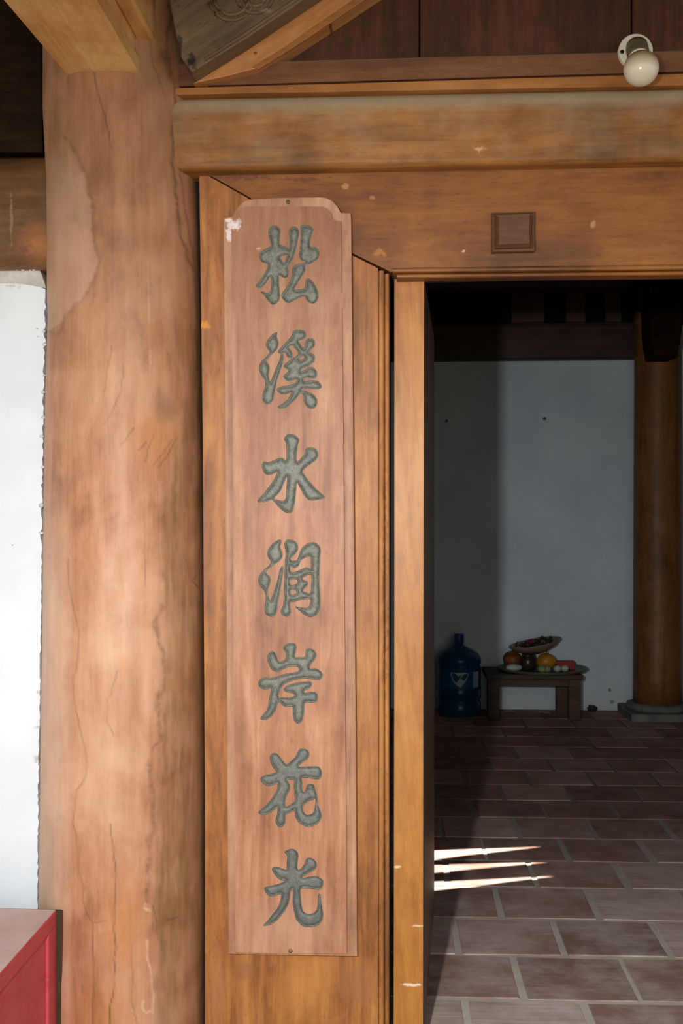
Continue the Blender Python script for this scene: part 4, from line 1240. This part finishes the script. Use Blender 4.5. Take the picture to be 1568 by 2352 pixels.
# pale heart-like emblem
em = [(-.062, Hb * .545), (-.05, Hb * .56), (-.03, Hb * .555), (0.0, Hb * .555), (.03, Hb * .558), (.055, Hb * .535), (.04, Hb * .475), (.025, Hb * .425), (.0, Hb * .375), (-.03, Hb * .41), (-.048, Hb * .46)]
wrap('emblem', [(0.0, Hb * .48)] + em, M['label_white'], .0016, [(0, i + 1, (i + 1) % len(em) + 1) for i in range(len(em))])
fc = bpy.data.curves.new('label_letters', 'FONT')
fc.body = 'VIKO'; fc.size = .036; fc.align_x = 'CENTER'; fc.offset = .0008
fo_ = bpy.data.objects.new('label_letters_src', fc)
COL.objects.link(fo_)
bpy.context.view_layer.update()
tm = fo_.evaluated_get(bpy.context.evaluated_depsgraph_get()).to_mesh()
wrap('letters', [(v.co.x, Hb * .475 + v.co.y + v.co.x * .15) for v in tm.vertices], M['label_dark'], .0022, [tuple(p.vertices) for p in tm.polygons])
bpy.data.objects.remove(fo_); bpy.data.curves.remove(fc)

# low stool
ys_f = FL(1318, 1657).y
ys_b = ys_f + 0.34
zs = P(1240, 1549, ys_f).z
sx0, sx1 = P(1116, 1600, ys_f).x, P(1338, 1600, ys_f).x
stl = empty('low_stool', ((sx0 + sx1) / 2, (ys_f + ys_b) / 2, 0), 'low dark wooden stool in front of the back wall', 'stool')
box('seat', sx0, sx1, ys_f - .012, ys_b + .012, zs - .032, zs, M['stool'], stl, bev=.005)
lw = .070
for (a, yy) in ((sx0 + .012, ys_f), (sx1 - .012 - lw, ys_f), (sx0 + .03, ys_b - lw), (sx1 - .05 - lw, ys_b - lw)):
    box('leg', a, a + lw, yy, yy + lw * .7, 0.002, zs - .03, M['stool'], stl, bev=.004)
box('apron', sx0 + .05, sx1 - .05, ys_f + .015, ys_f + .035, zs - .075, zs - .03, M['stool'], stl, bev=.002)

# round tray on the stool with the offerings
tc = Vector((P(1245, 1540, ys_f + .17).x, ys_f + .17, zs + .002))
RT = 101 * (tc.y + 2.5) / F_PX
M['tin'] = plain('dull_tin', (118, 118, 104), 0.45, 0.2, 20, metal=0.2)
tray = lathe('round_tray', [(.0001, 0.0), (RT * .90, 0.0), (RT * .97, .008), (RT, .018), (RT * 1.005, .021), (RT * .985, .021), (RT * .95, .011), (RT * .89, .006), (.0001, .006)], tc, M['tin'], None, 56)
tag(tray, 'round tin tray lying on the low stool', 'tray')
zt_ = tc.z + .0065


def at(px, depth_off, z):
    q = P(px, 1540, tc.y + depth_off)
    return Vector((q.x, tc.y + depth_off, z))


def blobby(name, c, rx, ry, rz, mat, label, cat, group=None, seed=0, rough=.06, stem=None, dimple=0.0):
    bm = bmesh.new()
    bmesh.ops.create_uvsphere(bm, u_segments=24, v_segments=16, radius=1)
    for v in bm.verts:
        k_ = 1 + rough * mnoise.noise(v.co * 1.7 + Vector((seed, 0, 0)))
        if v.co.z > .6: k_ -= dimple * ((v.co.z - .6) / .4) ** 2
        v.co = Vector(c) + Vector((v.co.x * rx * k_, v.co.y * ry * k_, rz + v.co.z * rz * k_))
    if stem:
        root = empty(name, c, label, cat, group)
        from_bm('skin', bm, mat, root, True)
        tube('stem', [Vector(c) + Vector((0, 0, 2 * rz - .008)), Vector(c) + Vector((.003, -.004, 2 * rz + .012))], .003, stem, root, 6)
        return root
    o_ = from_bm(name, bm, mat, None, True)
    return tag(o_, label, cat, group)


M['orange_skin'] = plain('brown_orange_skin', (150, 84, 40), 0.5, 0.3, 20)
M['yellow_skin'] = plain('yellow_orange_skin', (206, 142, 22), 0.45, 0.15, 18)
M['green'] = plain('pale_green_skin', (150, 170, 120), 0.5, 0.2, 30)
M['white_thing'] = plain('white_shell', (200, 200, 190), 0.5, 0.1, 30)
M['red_box'] = plain('red_packet_paper', (170, 30, 28), 0.5, 0.1, 30)
M['jar'] = plain('dark_brown_glaze', (56, 42, 32), 0.3, 0.2, 20)
M['pink'] = plain('dried_pink_petals', (150, 36, 78), 0.7, 0.3, 60)
M['dry'] = plain('dried_leaves', (58, 52, 44), 0.8, 0.4, 60)
M['dish'] = plain('beige_dish', (150, 128, 104), 0.5, 0.15, 20)
M['stem'] = plain('fruit_stem', (60, 48, 26), 0.8)
u_ = (tc.y + 2.5) / F_PX
blobby('pomelo', at(1176, .08, zt_), 22 * u_, 22 * u_, 19 * u_, M['orange_skin'], 'brownish orange fruit at the left of the tray', 'fruit', 'fruit on the tray', 1, stem=M['stem'])
blobby('yellow_fruit', at(1254, -.02, zt_), 22 * u_, 21 * u_, 19 * u_, M['yellow_skin'], 'bright yellow fruit in the middle of the tray', 'fruit', 'fruit on the tray', 2, stem=M['stem'])
jr = lathe('dark_jar', [(.034, 0), (.044, .012), (.052, .04), (.05, .07), (.04, .088), (.036, .094), (.038, .10), (.0001, .10)], at(1212, -.06, zt_), M['jar'], None, 28)
tag(jr, 'dark brown jar beside the yellow fruit on the tray', 'jar')
for i, (px_, dy, rr, mt, lb, ct) in enumerate(((1180, -.10, 12, 'white_thing', 'flat whitish cake at the left front of the tray', 'cake'),
                                              (1244, -.16, 10, 'green', 'small pale green fruit at the tray front', 'fruit'),
                                              (1256, -.15, 9, 'green', 'small greenish fruit next to the pale green one', 'fruit'),
                                              (1280, -.12, 9, 'white_thing', 'white egg right of the yellow fruit', 'egg'),
                                              (1297, -.11, 9, 'white_thing', 'rightmost white egg on the tray', 'egg'))):
    blobby('cake' if i == 0 else ('egg' if ct == 'egg' else 'small_fruit'), at(px_, dy, zt_), rr * u_ * (1.5 if i == 0 else 1), rr * u_, rr * u_ * (.7 if i == 0 else .85), M[mt], lb, ct, None, 10 + i)
pk = at(1298, .02, zt_)
o = box('red_packet', pk.x - .06, pk.x + .055, pk.y - .03, pk.y + .03, zt_, zt_ + .052, M['red_box'], bev=.003)
tag(o, 'small red packet at the right of the tray', 'packet')
# shallow dish resting tilted on the fruit and the jar
dc = at(1232, .03, zt_ + .104)
tilt = Vector((-.20, -.03, 1.0))
RD = 60 * u_
o = empty('offering_dish', dc, 'shallow dish of dried flowers tilted on top of the fruit', 'dish')
lathe('dish_bowl', [(.0001, 0), (RD * .45, .004), (RD * .8, .028), (RD, .058), (RD * 1.0, .062), (RD * .96, .060), (RD * .77, .033), (RD * .43, .010), (.0001, .008)], dc, M['dish'], o, 44, tilt)
rq_ = random.Random(21)
q = Vector((0, 0, 1)).rotation_difference(tilt.normalized())
bm = bmesh.new()
for i in range(46):
    a, rr = rq_.uniform(0, 6.28), RD * .78 * math.sqrt(rq_.random())
    c = dc + q @ Vector((rr * math.cos(a), rr * math.sin(a), .048 + rq_.uniform(0, .018)))
    r_ = rq_.uniform(.010, .022)
    nv = bmesh.ops.create_icosphere(bm, subdivisions=1, radius=1)['verts']
    e_ = Matrix.Rotation(rq_.uniform(0, 3), 3, Vector((rq_.random(), rq_.random(), rq_.random())).normalized())
    for v in nv: v.co = c + e_ @ Vector((v.co.x * r_, v.co.y * r_ * .8, v.co.z * r_ * .35))
d_ = from_bm('dried_leaves', bm, M['dry'], o); d_['kind'] = 'stuff'
fq = dc + q @ Vector((-.022, -.03, .075))
bm = bmesh.new()
for i in range(16):
    a = i * 2.4; rr = .006 + .0016 * i
    nv = bmesh.ops.create_icosphere(bm, subdivisions=1, radius=1)['verts']
    e_ = Matrix.Rotation(a, 3, 'Z') @ Matrix.Rotation(.6, 3, 'Y')
    for v in nv: v.co = fq + Vector((rr * math.cos(a), rr * math.sin(a), .010 - rr * .35)) + e_ @ Vector((v.co.x * .016, v.co.y * .013, v.co.z * .005))
from_bm('pink_flower', bm, M['pink'], o)['label'] = 'dried pink flower head'

# scraps on the floor below the stool
M['paper'] = plain('scrap_paper', (170, 166, 158), 0.8)
for i, (a, b, w, lb) in enumerate(((1170, 1634, .030, 'white paper scrap on the floor beside the left stool leg'), (1248, 1637, .036, 'crumpled white scrap on the floor under the stool'))):
    c = FL(a, b, .003)
    bm = bmesh.new()
    bmesh.ops.create_grid(bm, x_segments=6, y_segments=4, size=1)
    for v in bm.verts:
        v.co = c + Vector((v.co.x * w, v.co.y * w * .7, .003 + .012 * abs(mnoise.noise(Vector((v.co.x * 2 + i * 7, v.co.y * 2, 0))))))
    bmesh.ops.solidify(bm, geom=bm.faces[:], thickness=.0012)
    tag(from_bm('paper_scrap', bm, M['paper']), lb, 'paper scrap')
for i, (a, b, s_, lb) in enumerate(((1358, 1632, .8, 'small dark clod at the foot of the back wall'),)):
    c = FL(a, b, 0); c = Vector((P(a, b, 4.60).x, 4.60, .003))
    blobby('dirt_clod', c, .035 * s_, .025 * s_, .02 * s_ * 1.2, M['dry'], lb, 'clod', None, 30 + i, rough=.5)
